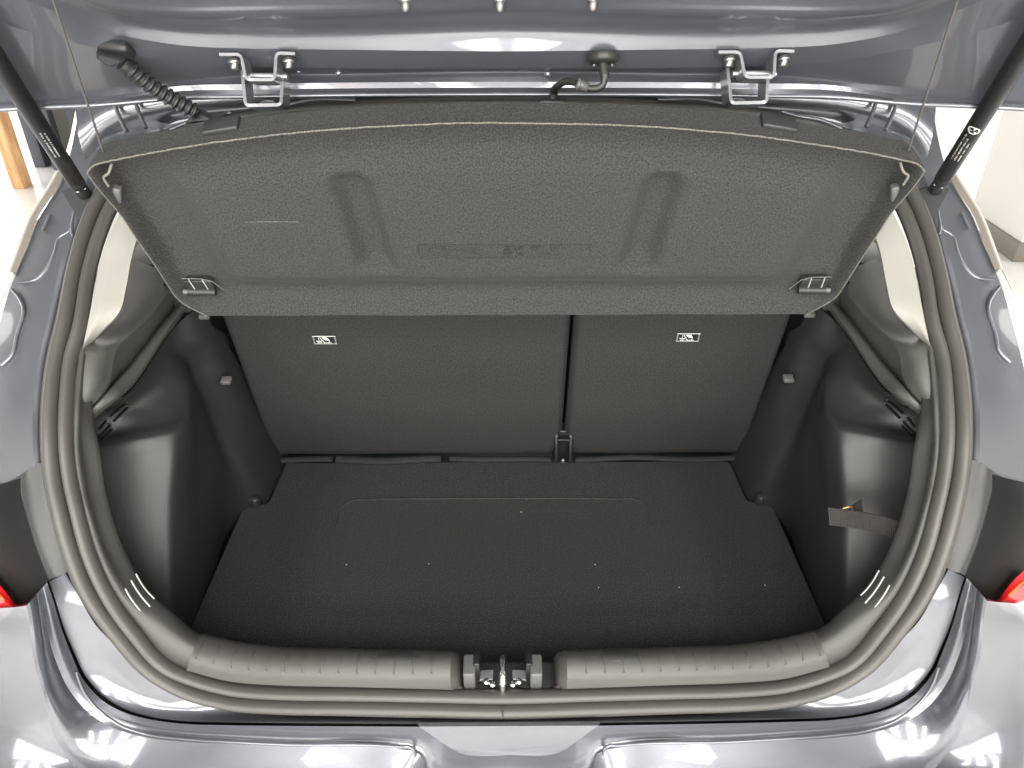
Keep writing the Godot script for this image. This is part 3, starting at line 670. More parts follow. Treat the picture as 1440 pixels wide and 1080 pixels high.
		var n1 = side([Vector3(-0.5546, 0.9853, -0.2092), Vector3(-0.5531, 0.9865, -0.2188), Vector3(-0.5470, 0.9893, -0.2294), Vector3(-0.5335, 0.9968, -0.2417), Vector3(-0.5250, 0.9994, -0.2584), Vector3(-0.5250, 0.9953, -0.2808), Vector3(-0.5250, 0.9923, -0.3096), Vector3(-0.5250, 0.9926, -0.3421), Vector3(-0.5250, 0.9964, -0.3893), Vector3(-0.5250, 1.0006, -0.4372), Vector3(-0.5250, 1.0007, -0.4823), Vector3(-0.5250, 1.0044, -0.5229)], s)
		var n2 = side([Vector3(-0.5580, 0.9794, -0.2128), Vector3(-0.5570, 0.9786, -0.2220), Vector3(-0.5532, 0.9773, -0.2353), Vector3(-0.5418, 0.9816, -0.2508), Vector3(-0.5350, 0.9821, -0.2708), Vector3(-0.5350, 0.9779, -0.2935), Vector3(-0.5350, 0.9747, -0.3228), Vector3(-0.5350, 0.9748, -0.3558), Vector3(-0.5350, 0.9784, -0.4037), Vector3(-0.5350, 0.9825, -0.4523), Vector3(-0.5300, 0.9877, -0.4878), Vector3(-0.5240, 0.9977, -0.5158)], s)
		net(st, [f2, f3], 5, 1)
		net(st, [f3, e1], 5, 2)
		net(st, [e1, n0, n1, n2], 5, 3)
		part("ledge_panel", st, M.ledge, t)
		# dark slot and guide where the shelf pin drops in
		st = new_st()
		var sp = Vector3(-0.5351, 1.0430, -0.5215)
		rbox(st, Transform3D(Basis.IDENTITY, sv(sp + Vector3(0.01, 0.001, 0), s)), Vector3(0.045, 0.006, 0.018), 0.002)
		part("shelf_pin_slot", st, M.black, t)
		st = new_st()
		rbox(st, Transform3D(Basis.IDENTITY, sv(Vector3(-0.5300, 1.0138, -0.5300), s)), Vector3(0.03, 0.05, 0.02), 0.006)
		part("pin_guide", st, M.plastic, t)
		# small pegs on the column
		for q in [Vector3(-0.4880, 0.8568, -0.5258), Vector3(-0.4940, 0.9882, -0.5166)]:
			st = new_st()
			rbox(st, Transform3D(Basis.from_euler(Vector3(0.3, 0, 0)), sv(q, s)), Vector3(0.018, 0.009, 0.016), 0.003)
			part("hook", st, M.grey_plastic, t)
		# ribbed vent behind the rim
		var vt = holder("vent", t)
		for q in [Vector3(-0.5560, 0.9521, -0.3222), Vector3(-0.5560, 0.9625, -0.2775), Vector3(-0.5560, 0.9412, -0.3275), Vector3(-0.5560, 0.9504, -0.2811), Vector3(-0.5560, 0.9333, -0.3299), Vector3(-0.5560, 0.9390, -0.2854), Vector3(-0.5560, 0.9519, -0.2685), Vector3(-0.5560, 0.9519, -0.2466), Vector3(-0.5560, 0.9404, -0.2747), Vector3(-0.5560, 0.9424, -0.2449), Vector3(-0.5560, 0.9331, -0.2747), Vector3(-0.5560, 0.9345, -0.2442)].size() / 2:
			var vp = [Vector3(-0.5560, 0.9521, -0.3222), Vector3(-0.5560, 0.9625, -0.2775), Vector3(-0.5560, 0.9412, -0.3275), Vector3(-0.5560, 0.9504, -0.2811), Vector3(-0.5560, 0.9333, -0.3299), Vector3(-0.5560, 0.9390, -0.2854), Vector3(-0.5560, 0.9519, -0.2685), Vector3(-0.5560, 0.9519, -0.2466), Vector3(-0.5560, 0.9404, -0.2747), Vector3(-0.5560, 0.9424, -0.2449), Vector3(-0.5560, 0.9331, -0.2747), Vector3(-0.5560, 0.9345, -0.2442)]
			st = new_st()
			tube(st, [sv(vp[q * 2], s), sv(vp[q * 2 + 1], s)], 0.0019, 8)
			part("slat", st, M.black, vt)
			st = new_st()
			rbox(st, Transform3D(Basis.IDENTITY, sv(vp[q * 2] + Vector3(-0.002, 0.001, 0), s)), Vector3(0.008, 0.0024, 0.003), 0.0008)
			part("slat_tip", st, M.grey_plastic, vt)
		# foot of the trim at the floor
		st = new_st()
		rbox(st, Transform3D(Basis.from_euler(Vector3(0, 0.5 * s, 0)), Vector3(0.487 * s, 0.606, -0.503)), Vector3(0.05, 0.03, 0.02), 0.008)
		part("trim_foot", st, M.plastic, t)
		# cream pillar cover
		st = new_st()
		var c0 = side([Vector3(-0.4952, 1.2575, -0.5187), Vector3(-0.5387, 1.2011, -0.4515), Vector3(-0.5486, 1.1781, -0.4204), Vector3(-0.5553, 1.1565, -0.3905), Vector3(-0.5553, 1.1244, -0.3440), Vector3(-0.5531, 1.1011, -0.3097), Vector3(-0.5536, 1.0816, -0.2862), Vector3(-0.5546, 1.0656, -0.2672)], s)
		var c1 = side([Vector3(-0.4892, 1.2540, -0.5167), Vector3(-0.5313, 1.1970, -0.4482), Vector3(-0.5413, 1.1741, -0.4171), Vector3(-0.5469, 1.1520, -0.3862), Vector3(-0.5465, 1.1213, -0.3416), Vector3(-0.5438, 1.0985, -0.3084), Vector3(-0.5496, 1.0787, -0.2858), Vector3(-0.5556, 1.0635, -0.2690)], s)
		var c2 = side([Vector3(-0.4741, 1.2377, -0.5159), Vector3(-0.5129, 1.1834, -0.4485), Vector3(-0.5186, 1.1626, -0.4196), Vector3(-0.5210, 1.1452, -0.3948), Vector3(-0.5194, 1.1149, -0.3506), Vector3(-0.5215, 1.0931, -0.3211), Vector3(-0.5432, 1.0726, -0.3011), Vector3(-0.5640, 1.0535, -0.2829)], s)
		var c3 = side([Vector3(-0.4779, 1.2319, -0.5288), Vector3(-0.5170, 1.1771, -0.4602), Vector3(-0.5229, 1.1561, -0.4310), Vector3(-0.5253, 1.1385, -0.4060), Vector3(-0.5238, 1.1079, -0.3613), Vector3(-0.5268, 1.0858, -0.3335), Vector3(-0.5497, 1.0642, -0.3125), Vector3(-0.5715, 1.0455, -0.2950)], s)
		net(st, [c0, c1], 4, 0)
		net(st, [c1, c2], 4, 0)
		net(st, [c2, c3], 4, 1)
		part("pillar_cover", st, M.cream, t)

# ---------------------------------------------------------------- sill plate, striker
func sill(car: Node) -> void:
	for s in [-1, 1]:
		var t = holder("sill_plate", car)
		tag(t, "ribbed grey plastic scuff plate on the boot sill")
		var st = new_st()
		var e0 = side([Vector3(-0.4208, 0.7096, -0.0446), Vector3(-0.3659, 0.7005, -0.0348), Vector3(-0.2891, 0.7041, -0.0252), Vector3(-0.2140, 0.7099, -0.0183), Vector3(-0.1405, 0.7130, -0.0135), Vector3(-0.0735, 0.7134, -0.0107)], s)
		var e1 = side([Vector3(-0.4145, 0.7254, -0.0499), Vector3(-0.3627, 0.7169, -0.0408), Vector3(-0.2881, 0.7199, -0.0315), Vector3(-0.2133, 0.7255, -0.0247), Vector3(-0.1400, 0.7296, -0.0200), Vector3(-0.0740, 0.7324, -0.0175)], s)
		var e2 = side([Vector3(-0.4104, 0.7335, -0.0647), Vector3(-0.3598, 0.7270, -0.0561), Vector3(-0.2906, 0.7290, -0.0474), Vector3(-0.2149, 0.7357, -0.0405), Vector3(-0.1411, 0.7398, -0.0358), Vector3(-0.0737, 0.7425, -0.0332)], s)
		var e3 = side([Vector3(-0.4104, 0.7279, -0.0890), Vector3(-0.3635, 0.7216, -0.0810), Vector3(-0.2980, 0.7206, -0.0722), Vector3(-0.2205, 0.7262, -0.0649), Vector3(-0.1447, 0.7292, -0.0597), Vector3(-0.0728, 0.7309, -0.0568)], s)
		var e4 = []
		for p in e3: e4.append(p + Vector3(0, -0.02, -0.006))
		loft(st, [e0, e1, e2, e3, e4], 60, 5, [])
		# end wall into the latch recess
		var w = []
		for r in [e0, e1, e2, e3, e4]: w.append(r[-1])
		var w2 = []
		for p in w: w2.append(p + Vector3(0.012 * -s * -1.0 * -1.0 * (1.0 if s < 0 else 1.0) * 0.0 + (0.010 if s < 0 else -0.010), -0.012, -0.004))
		var w3 = []
		for p in w: w3.append(p + Vector3(0.012 if s < 0 else -0.012, -0.06, -0.004))
		loft(st, [w, w2, w3], 16, 4, [], true, 30)
		part("plate", st, M.sill, t)
		for k in 14:
			var f = 0.028 + k * 0.0695
			var q = []
			for r in [e1, e2, e3]:
				var rr = resample(r, 100)
				q.append(rr[int(f * 100)])
			q[0] = q[0].lerp(q[1], 0.1)
			var gst = new_st()
			var path = resample(q, 8)
			for i in path.size(): path[i] += Vector3(0, 0.0002, 0.0002)
			tube(gst, path, 0.0014, 6)
			part("rib", gst, M.sill, t)
			gst = new_st()
			rbox(gst, Transform3D(Basis.IDENTITY, path[0]), Vector3(0.003, 0.003, 0.003), 0.0012)
			part("rib_end", gst, M.grey_plastic, t)
	# latch recess
	var l = holder("latch", car)
	tag(l, "chrome striker loop between two black buffers on the sill")
	var st = new_st()
	rbox(st, Transform3D(Basis.from_euler(Vector3(0.45, 0, 0)), Vector3(-0.0077, 0.7120, -0.0134) + Vector3(0, -0.022, -0.02)), Vector3(0.15, 0.02, 0.06), 0.006)
	part("recess_floor", st, M.black, l)
	for s in [-1, 1]:
		st = new_st()
		var at: Vector3 = Vector3(-0.0500, 0.7300, -0.0212) if s < 0 else Vector3(0.0347, 0.7300, -0.0207)
		rbox(st, Transform3D(Basis.from_euler(Vector3(0.12, 0, 0)), at + Vector3(0, -0.006, -0.008)), Vector3(0.0155, 0.036, 0.03), 0.003)
		var bf = part("buffer", st, M.clip, l)
		st = new_st()
		rbox(st, Transform3D(Basis.IDENTITY, at + Vector3(0.009 * -s, -0.002, -0.014)), Vector3(0.008, 0.034, 0.022), 0.002)
		part("buffer_core", st, M.black, bf)
		st = new_st()
		rbox(st, Transform3D(Basis.from_euler(Vector3(0.3, 0, -0.12 * s)), Vector3(-0.0078, 0.7120, -0.0218) + Vector3(0.026 * s, -0.002, -0.012)), Vector3(0.028, 0.005, 0.014), 0.0018)
		part("bolt_plate", st, M.hinge, l)
		for k in 2:
			st = new_st()
			lathe(st, [Vector2(0, 0.004), Vector2(0.003, 0.0035), Vector2(0.0045, 0.002), Vector2(0.0045, -0.002)], 8, look(Vector3(-0.0077, 0.7120, -0.0155) + Vector3((0.013 + 0.008 * k) * s, -0.001, -0.004 - 0.004 * k), Vector3(0, 0.9, 0.4)))
			part("screw", st, M.chrome, l)
	st = new_st()
	var c: Vector3 = Vector3(-0.0077, 0.7100, -0.0128)
	var loop = rounded([c + Vector3(0, -0.012, 0.002), c + Vector3(0, 0.026, 0.004), c + Vector3(0, 0.03, -0.03), c + Vector3(0, -0.012, -0.034)], 0.012, 6)
	tube(st, loop, 0.0042, 12)
	part("striker", st, M.chrome, l)
	st = new_st()
	lathe(st, [Vector2(0.0042, 0.006), Vector2(0.0065, 0.003), Vector2(0.009, 0.0), Vector2(0.009, -0.003)], 14, look(c + Vector3(0, -0.004, 0.003), Vector3(0, 1, 0.2)))
	part("striker_foot", st, M.chrome, l)

# ---------------------------------------------------------------- seats
func seat_panel(st: SurfaceTool, x0: float, x1: float) -> void:
	# carpeted back of a seat: leans rearward, soft rounded borders
	var g = []
	var nx = 44
	var ny = 40
	for j in ny + 1:
		var row = []
		for i in nx + 1:
			var u = float(i) / nx
			var v = float(j) / ny
			# denser near the borders
			u = 0.5 - 0.5 * cos(PI * u)
			var x = lerpf(x0, x1, u)
			var y = lerpf(0.607, 1.13, v)
			var z = -0.632 + (y - 0.60) * 0.265
			var ed = minf(minf(x - x0, x1 - x), minf(y - 0.607, 1.13 - y))
			var drop = pow(1.0 - clampf(ed / 0.014, 0.0, 1.0), 2.2) * 0.016
			z -= drop
			z += 0.0012 * sin(x * 23.0 + y * 9.0) * sin(y * 17.0)
			row.append(Vector3(x, y, z))
		g.append(row)
	grid_mesh(st, g)
	var back = []
	for j in [0, ny]:
		var row = []
		for i in nx + 1: row.append(g[j][i] + Vector3(0, 0, -0.09))
		grid_mesh(st, [g[j], row], [1])
	for i in [0, nx]:
		var a = []
		var b = []
		for j in ny + 1:
			a.append(g[j][i]); b.append(g[j][i] + Vector3(0, 0, -0.09))
		grid_mesh(st, [a, b], [2])

func tag_image() -> Image:
	var w = 144
	var h = 64
	var im = Image.create(w, h, false, Image.FORMAT_RGB8)
	im.fill(Color(0.035, 0.035, 0.05))
	var c = Color(0.86, 0.86, 0.84)
	im.fill_rect(Rect2i(2, 2, 140, 5), c)
	im.fill_rect(Rect2i(2, 57, 140, 5), c * 0.75)
	for k in 6:
		im.fill_rect(Rect2i(2, 11 + k * 8, 10, 3), c * 0.85)
		im.fill_rect(Rect2i(132, 11 + k * 8, 10, 3), c * 0.85)
	# anchor: ring, shank, arms
	im.fill_rect(Rect2i(36, 12, 3, 28), c)
	for k in 14:
		var yy = 40 - int(k * k * 0.035)
		im.fill_rect(Rect2i(38 + k, yy, 3, 5), c)
		im.fill_rect(Rect2i(34 - k, yy, 3, 5), c)
	im.fill_rect(Rect2i(24, 50, 30, 4), c)
	# seat: raking back line, cushion block, base
	for k in 40:
		im.fill_rect(Rect2i(44 + int(k * 0.62), 12 + k, 4, 3), c)
	for k in 20:
		im.fill_rect(Rect2i(58 + k, 12 + int(k * 0.9), 28 - int(k * 0.3), 5), c)
	for k in 12:
		im.fill_rect(Rect2i(98 - int(k * 0.4), 36 + k, 4, 2), c)
	im.fill_rect(Rect2i(62, 50, 48, 4), c)
	return im

func rear_seats(car: Node) -> void:
	var tagm = mat(Color.WHITE, 0.7)
	tagm.albedo_texture = ImageTexture.create_from_image(tag_image())
	for k in 2:
		var x0: float = [-0.478, 0.1125][k]
		var x1: float = [0.106, 0.478][k]
		var t = holder("seat_backrest", car)
		tag(t, ["wide section of the split rear seat back, dark carpet", "narrow section of the split rear seat back, dark carpet"][k])
		var st = new_st()
		seat_panel(st, x0, x1)
		part("carpet_back", st, M.seat, t)
		# woven anchor tag
		var uv: Vector3 = [Vector3(-0.3120, 0.9265, -0.5460), Vector3(0.3078, 0.9298, -0.5460)][k]
		uv.z = -0.632 + (uv.y - 0.60) * 0.265 + 0.0016
		var o = MeshInstance3D.new()
		var b = BoxMesh.new()
		b.size = Vector3(0.0405, 0.0205, 0.0012)
		var q = QuadMesh.new()
		q.size = Vector2(0.0405, 0.0205)
		o.name = "anchor_tag"
		o.mesh = q
		o.material_override = tagm
		t.add_child(o, true)
		o.position = uv + Vector3(0, 0, 0.0012)
		o.rotation = Vector3(atan(0.265), 0, 0)
	# carpet flap between seat and floor
	for f in [[-0.467, -0.352, 0.0055], [-0.345, -0.135, 0.0068], [-0.118, 0.085, 0.005], [0.135, 0.467, 0.005]]:
		var st = new_st()
		var path = []
		for i in 14:
			var x = lerpf(f[0], f[1], i / 13.0)
			path.append(Vector3(x, 0.609 + 0.0015 * sin(x * 31.0), -0.622 + 0.002 * sin(x * 19.0)))
		tube(st, path, f[2], 8, true, Vector2(1.6, 0.8))
		part("carpet_flap", st, M.seat, car)
	# seat latch hardware in the gap
	var h = holder("seat_latch", car)
	tag(h, "black metal seat latch in the gap between the seat backs")
	var st = new_st()
	rbox(st, Transform3D(Basis.IDENTITY, Vector3(0.1095, 0.64, -0.638)), Vector3(0.04, 0.075, 0.03), 0.004)
	part("housing", st, M.black, h)
	for s in [-1, 1]:
		st = new_st()
		rbox(st, Transform3D(Basis.from_euler(Vector3(-0.26, 0, 0)), Vector3(0.1095 + 0.014 * s, 0.643, -0.612)), Vector3(0.007, 0.062, 0.012), 0.002)
		part("guide", st, M.black, h)
	st = new_st()
	rbox(st, Transform3D(Basis.IDENTITY, Vector3(0.1095, 0.668, -0.606)), Vector3(0.026, 0.006, 0.008), 0.002)
	part("crossbar", st, M.black, h)
	st = new_st()
	rbox(st, Transform3D(Basis.IDENTITY, Vector3(0.1095, 0.615, -0.608)), Vector3(0.006, 0.008, 0.006), 0.002)
	part("rivet", st, M.steel, h)

# ---------------------------------------------------------------- cabin glimpsed past the shelf
func cabin(car: Node) -> void:
	var c = holder("cabin", car)
	tag(c, "cabin interior glimpsed past the parcel shelf")
	for s in [-1, 1]:
		# rear bench shoulder and head restraint in pale blue grey cloth
		var st = new_st()
		rbox(st, Transform3D(Basis.from_euler(Vector3(-0.2, 0, 0)), Vector3(0.52 * s, 1.06, -0.86)), Vector3(0.26, 0.22, 0.12), 0.05)
		part("seat_shoulder", st, M.fabric, c)
		st = new_st()
		rbox(st, Transform3D(Basis.from_euler(Vector3(-0.15, 0, 0)), Vector3(0.42 * s, 1.02, -1.45)), Vector3(0.46, 0.7, 0.13), 0.06)
		part("front_seat", st, M.fabric, c)
		st = new_st()
		rbox(st, Transform3D(Basis.IDENTITY, Vector3(0.60 * s, 1.03, -0.66)), Vector3(0.14, 0.012, 0.10), 0.004)
		part("belt_guide", st, M.plastic, c)
		st = new_st()
		rbox(st, Transform3D(Basis.IDENTITY, Vector3(0.69 * s, 0.75, -1.4)), Vector3(0.05, 0.55, 1.6), 0.02)
		part("door_trim", st, M.plastic, c)
	var st = new_st()
	rbox(st, Transform3D(Basis.IDENTITY, Vector3(0, 1.40, -1.35)), Vector3(1.1, 0.02, 1.45), 0.008)
	part("headliner", st, M.cream, c)
	st = new_st()
	rbox(st, Transform3D(Basis.IDENTITY, Vector3(0, 0.45, -1.3)), Vector3(1.36, 0.04, 1.8), 0.01)
	part("cabin_floor", st, M.plastic, c)
	st = new_st()
	rbox(st, Transform3D(Basis.IDENTITY, Vector3(0, 0.8, -2.2)), Vector3(1.36, 0.7, 0.06), 0.02)
	part("dashboard", st, M.plastic, c)
	st = new_st()
	rbox(st, Transform3D(Basis.IDENTITY, Vector3(0, 0.545, -0.38)), Vector3(1.3, 0.03, 0.72), 0.006)
	part("boot_well", st, M.black, c)
	for s in [-1, 1]:
		st = new_st()
		rbox(st, Transform3D(Basis.IDENTITY, Vector3(0.672 * s, 0.76, -0.56)), Vector3(0.02, 0.42, 0.46), 0.006)
		part("inner_panel", st, M.black, c)

# ---------------------------------------------------------------- tailgate
func tailgate(car: Node) -> void:
	var t = holder("tailgate", car)
	tag(t, "raised tailgate, painted inner panel with pressed folds")
	var st = new_st()
	var t0 = full([Vector3(-0.7255, 1.3521, -0.2795), Vector3(-0.6428, 1.3509, -0.3254), Vector3(-0.5610, 1.3490, -0.3591), Vector3(-0.4967, 1.3464, -0.3866), Vector3(-0.4169, 1.3488, -0.4112), Vector3(-0.3302, 1.3481, -0.4220), Vector3(-0.1966, 1.3465, -0.4378), Vector3(0.0003, 1.3473, -0.4370)])
	var t0b = full([Vector3(-0.7171, 1.3585, -0.2717), Vector3(-0.6356, 1.3574, -0.3177), Vector3(-0.5550, 1.3549, -0.3510), Vector3(-0.4915, 1.3530, -0.3789), Vector3(-0.4139, 1.3578, -0.4086), Vector3(-0.3288, 1.3567, -0.4226), Vector3(-0.1950, 1.3559, -0.4343), Vector3(0.0003, 1.3565, -0.4346)])
	var t1 = full([Vector3(-0.7213, 1.3614, -0.2794), Vector3(-0.6392, 1.3598, -0.3251), Vector3(-0.5580, 1.3574, -0.3585), Vector3(-0.4940, 1.3564, -0.3869), Vector3(-0.4135, 1.3634, -0.4108), Vector3(-0.3281, 1.3632, -0.4244), Vector3(-0.1945, 1.3626, -0.4361), Vector3(0.0003, 1.3629, -0.4374)])
	var t2 = full([Vector3(-0.6240, 1.4449, -0.1954), Vector3(-0.5567, 1.4631, -0.2536), Vector3(-0.5004, 1.4374, -0.2961), Vector3(-0.4523, 1.4178, -0.3308), Vector3(-0.3933, 1.3967, -0.3761), Vector3(-0.3133, 1.3904, -0.3894), Vector3(-0.1847, 1.3872, -0.3925), Vector3(0.0004, 1.3872, -0.3913)])
	var t3 = full([Vector3(-0.5817, 1.4905, -0.1647), Vector3(-0.5209, 1.4979, -0.2161), Vector3(-0.4762, 1.4680, -0.2680), Vector3(-0.4418, 1.4384, -0.3200), Vector3(-0.3804, 1.4194, -0.3549), Vector3(-0.3032, 1.4135, -0.3684), Vector3(-0.1787, 1.4113, -0.3721), Vector3(0.0004, 1.4099, -0.3701)])
	var t4 = full([Vector3(-0.5647, 1.5187, -0.1587), Vector3(-0.5102, 1.5103, -0.2062), Vector3(-0.4671, 1.4819, -0.2589), Vector3(-0.4355, 1.4519, -0.3143), Vector3(-0.3752, 1.4351, -0.3505), Vector3(-0.2981, 1.4320, -0.3622), Vector3(-0.1757, 1.4313, -0.3669), Vector3(0.0005, 1.4331, -0.3693)])
	var t5 = full([Vector3(-0.5225, 1.5509, -0.1196), Vector3(-0.4780, 1.5344, -0.1680), Vector3(-0.4430, 1.4946, -0.2195), Vector3(-0.4105, 1.4692, -0.2683), Vector3(-0.3546, 1.4594, -0.3090), Vector3(-0.2812, 1.4589, -0.3200), Vector3(-0.1658, 1.4596, -0.3256), Vector3(0.0006, 1.4597, -0.3305)])
	var t6 = full([Vector3(-0.5140, 1.5558, -0.1108), Vector3(-0.4744, 1.5398, -0.1654), Vector3(-0.4400, 1.4996, -0.2167), Vector3(-0.4079, 1.4747, -0.2658), Vector3(-0.3525, 1.4646, -0.3063), Vector3(-0.2796, 1.4641, -0.3173), Vector3(-0.1644, 1.4657, -0.3212), Vector3(0.0006, 1.4661, -0.3227)])
	var t7 = full([Vector3(-0.4549, 1.5859, -0.0467), Vector3(-0.4207, 1.5837, -0.1041), Vector3(-0.3976, 1.5452, -0.1624), Vector3(-0.3740, 1.5156, -0.2145), Vector3(-0.3288, 1.5005, -0.2638), Vector3(-0.2644, 1.4965, -0.2844), Vector3(-0.1568, 1.4931, -0.2935), Vector3(0.0006, 1.4919, -0.2917)])
	loft(st, [t0, t0b, t1, t2, t3, t4, t5, t6, t7], 110, 5, [1, 2, 3, 4])
	part("inner_panel", st, M.paint, t)
	# side frames, lower half and glass that reach back over the loading edge
	st = new_st()
	for s in [-1, 1]:
		loft(st, [side([t7[0], t7[1], t7[2]], s) if s < 0 else side([t7[0], t7[1], t7[2]], 1), side([Vector3(-0.66, 1.72, 0.02), Vector3(-0.6, 1.72, 0.02), Vector3(-0.50, 1.70, 0.0)], s), side([Vector3(-0.64, 1.86, 0.26), Vector3(-0.58, 1.86, 0.26), Vector3(-0.48, 1.84, 0.24)], s)], 10, 6)
	loft(st, [[Vector3(-0.64, 1.86, 0.26), Vector3(0, 1.88, 0.30), Vector3(0.64, 1.86, 0.26)], [Vector3(-0.62, 1.97, 0.42), Vector3(0, 1.99, 0.47), Vector3(0.62, 1.97, 0.42)], [Vector3(-0.58, 2.10, 0.58), Vector3(0, 2.12, 0.64), Vector3(0.58, 2.10, 0.58)]], 24, 5)
	part("lower_frame", st, M.paint, t)
	st = new_st()
	loft(st, [[t7[2] + Vector3(0.02, 0.01, 0), t7[t7.size() / 2] + Vector3(0, 0.01, 0), t7[t7.size() - 3] + Vector3(-0.02, 0.01, 0)], [Vector3(-0.53, 1.71, 0.01), Vector3(0, 1.72, 0.02), Vector3(0.53, 1.71, 0.01)], [Vector3(-0.5, 1.86, 0.262), Vector3(0, 1.885, 0.30), Vector3(0.5, 1.86, 0.262)]], 16, 5)
	part("rear_window", st, M.glass, t)
	# rim edge of the outer skin
	st = new_st()
	tube(st, resample(t0, 80), 0.0028, 8)
	part("hem_flange", st, M.paint, t)
	for q in [Vector3(-0.1098, 1.4673, -0.3183), Vector3(-0.0071, 1.4673, -0.3176), Vector3(0.0940, 1.4680, -0.3174)]:
		st = new_st()
		lathe(st, [Vector2(0, -0.010), Vector2(0.003, -0.0095), Vector2(0.0045, -0.005), Vector2(0.0045, 0.0), Vector2(0.0065, 0.0005), Vector2(0.007, 0.006)], 12, look(q, Vector3(0, 0.95, -0.2)), [4])
		part("mounting_stud", st, M.bolt, t)
	# small weld dimples
	for q in [Vector3(-0.3704, 1.3796, -0.4043), Vector3(-0.2577, 1.3796, -0.4035), Vector3(-0.2084, 1.3774, -0.4018), Vector3(0.0506, 1.3766, -0.3997), Vector3(0.2470, 1.3834, -0.4026), Vector3(0.3677, 1.3856, -0.4032), Vector3(0.1986, 1.3826, -0.4025)]:
		st = new_st()
		lathe(st, [Vector2(0, -0.0012), Vector2(0.002, -0.001), Vector2(0.0036, 0.0), Vector2(0.0042, 0.003)], 10, look(q, Vector3(0, 0.75, -0.6)))
		part("weld_dimple", st, M.paint, t)

func hinges(car: Node) -> void:
	for k in 2:
		var t = holder("hinge", car)
		tag(t, ["steel tailgate hinge beside the ribbed cable sleeve", "steel tailgate hinge beside the washer hose"][k])
		var sh = Vector3.ZERO if k == 0 else Vector3(0.588, 0.002, 0)
		var wz = Vector3(0, -0.010, -0.026)
		# upper bracket, an open channel with two feet bolted to the tailgate
		var up = [Vector3(-0.3381, 1.4028, -0.3773), Vector3(-0.3126, 1.4028, -0.3771), Vector3(-0.3068, 1.3776, -0.3613), Vector3(-0.2729, 1.3776, -0.3611), Vector3(-0.2711, 1.4042, -0.3777), Vector3(-0.2490, 1.4035, -0.3771)]
		var p = []
		for q in up: p.append(q + sh)
		var st = new_st()
		ribbon(st, rounded(p, 0.006), wz, 0.0035)
		part("tailgate_bracket", st, M.hinge, t)
		for b in [Vector3(-0.3233, 1.3995, -0.3680), Vector3(-0.2584, 1.4002, -0.3681)]:
			st = new_st()
			lathe(st, [Vector2(0, -0.009), Vector2(0.0045, -0.009), Vector2(0.0052, -0.008), Vector2(0.0052, -0.0025), Vector2(0.0078, -0.002), Vector2(0.0078, 0.0005), Vector2(0.004, 0.004)], 6, look(b + sh, Vector3(0, 0.95, -0.25)), [2, 3, 4, 5])
			part("bolt", st, M.bolt, t)
		# lower bracket, a U bolted to the roof edge
		var lo = [Vector3(-0.3202, 1.3819, -0.3959), Vector3(-0.3193, 1.3745, -0.3913), Vector3(-0.3159, 1.3456, -0.3731), Vector3(-0.2731, 1.3464, -0.3733), Vector3(-0.2713, 1.3745, -0.3909), Vector3(-0.2721, 1.3819, -0.3956)]
		p = []
		for q in lo: p.append(q + sh)
		st = new_st()
		ribbon(st, rounded(p, 0.005), wz * 1.1, 0.0038)
		part("body_bracket", st, M.hinge, t)
		st = new_st()
		tube(st, [Vector3(-0.3160, 1.3820, -0.3724) + sh, Vector3(-0.2638, 1.3820, -0.3720) + sh], 0.0038, 10)
		part("pin", st, M.steel, t)
		st = new_st()
		lathe(st, [Vector2(0, 0.004), Vector2(0.008, 0.003), Vector2(0.011, 0.0), Vector2(0.011, -0.003)], 14, look(Vector3(-0.2988, 1.3452, -0.3905) + sh, Vector3(0, 1, 0.1)))
		part("rivet_head", st, M.hinge, t)

# ---------------------------------------------------------------- gas struts
func print_image(k: int) -> Image:
	var im = Image.create(256, 48, false, Image.FORMAT_RGBA8)
	im.fill(Color(0.8, 0.8, 0.78, 0.0))
	var c = Color(0.8, 0.8, 0.78, 1.0)
	var r = RandomNumberGenerator.new()
	r.seed = 77 + k
	for row in 2 + k:
		var x = 4
		while x < 190 - row * 20:
			var w = r.randi_range(2, 5)
			if r.randf() < 0.8:
				im.fill_rect(Rect2i(x, 8 + row * 13, w, 5), c)
				im.fill_rect(Rect2i(x + 1, 9 + row * 13, maxi(1, w - 2), 2), Color(0.8, 0.8, 0.78, 0.0))
			x += w + r.randi_range(1, 4)
	if k == 1:
		for y in 48:
			for x in range(204, 252):
				var d = Vector2(x - 228, y - 24)
				var a = fposmod(d.angle(), TAU / 3.0)
				if d.length() < 23 and (d.length() > 17 or (a < 0.5 and d.length() > 3)): im.set_pixel(x, y, c)
	return im

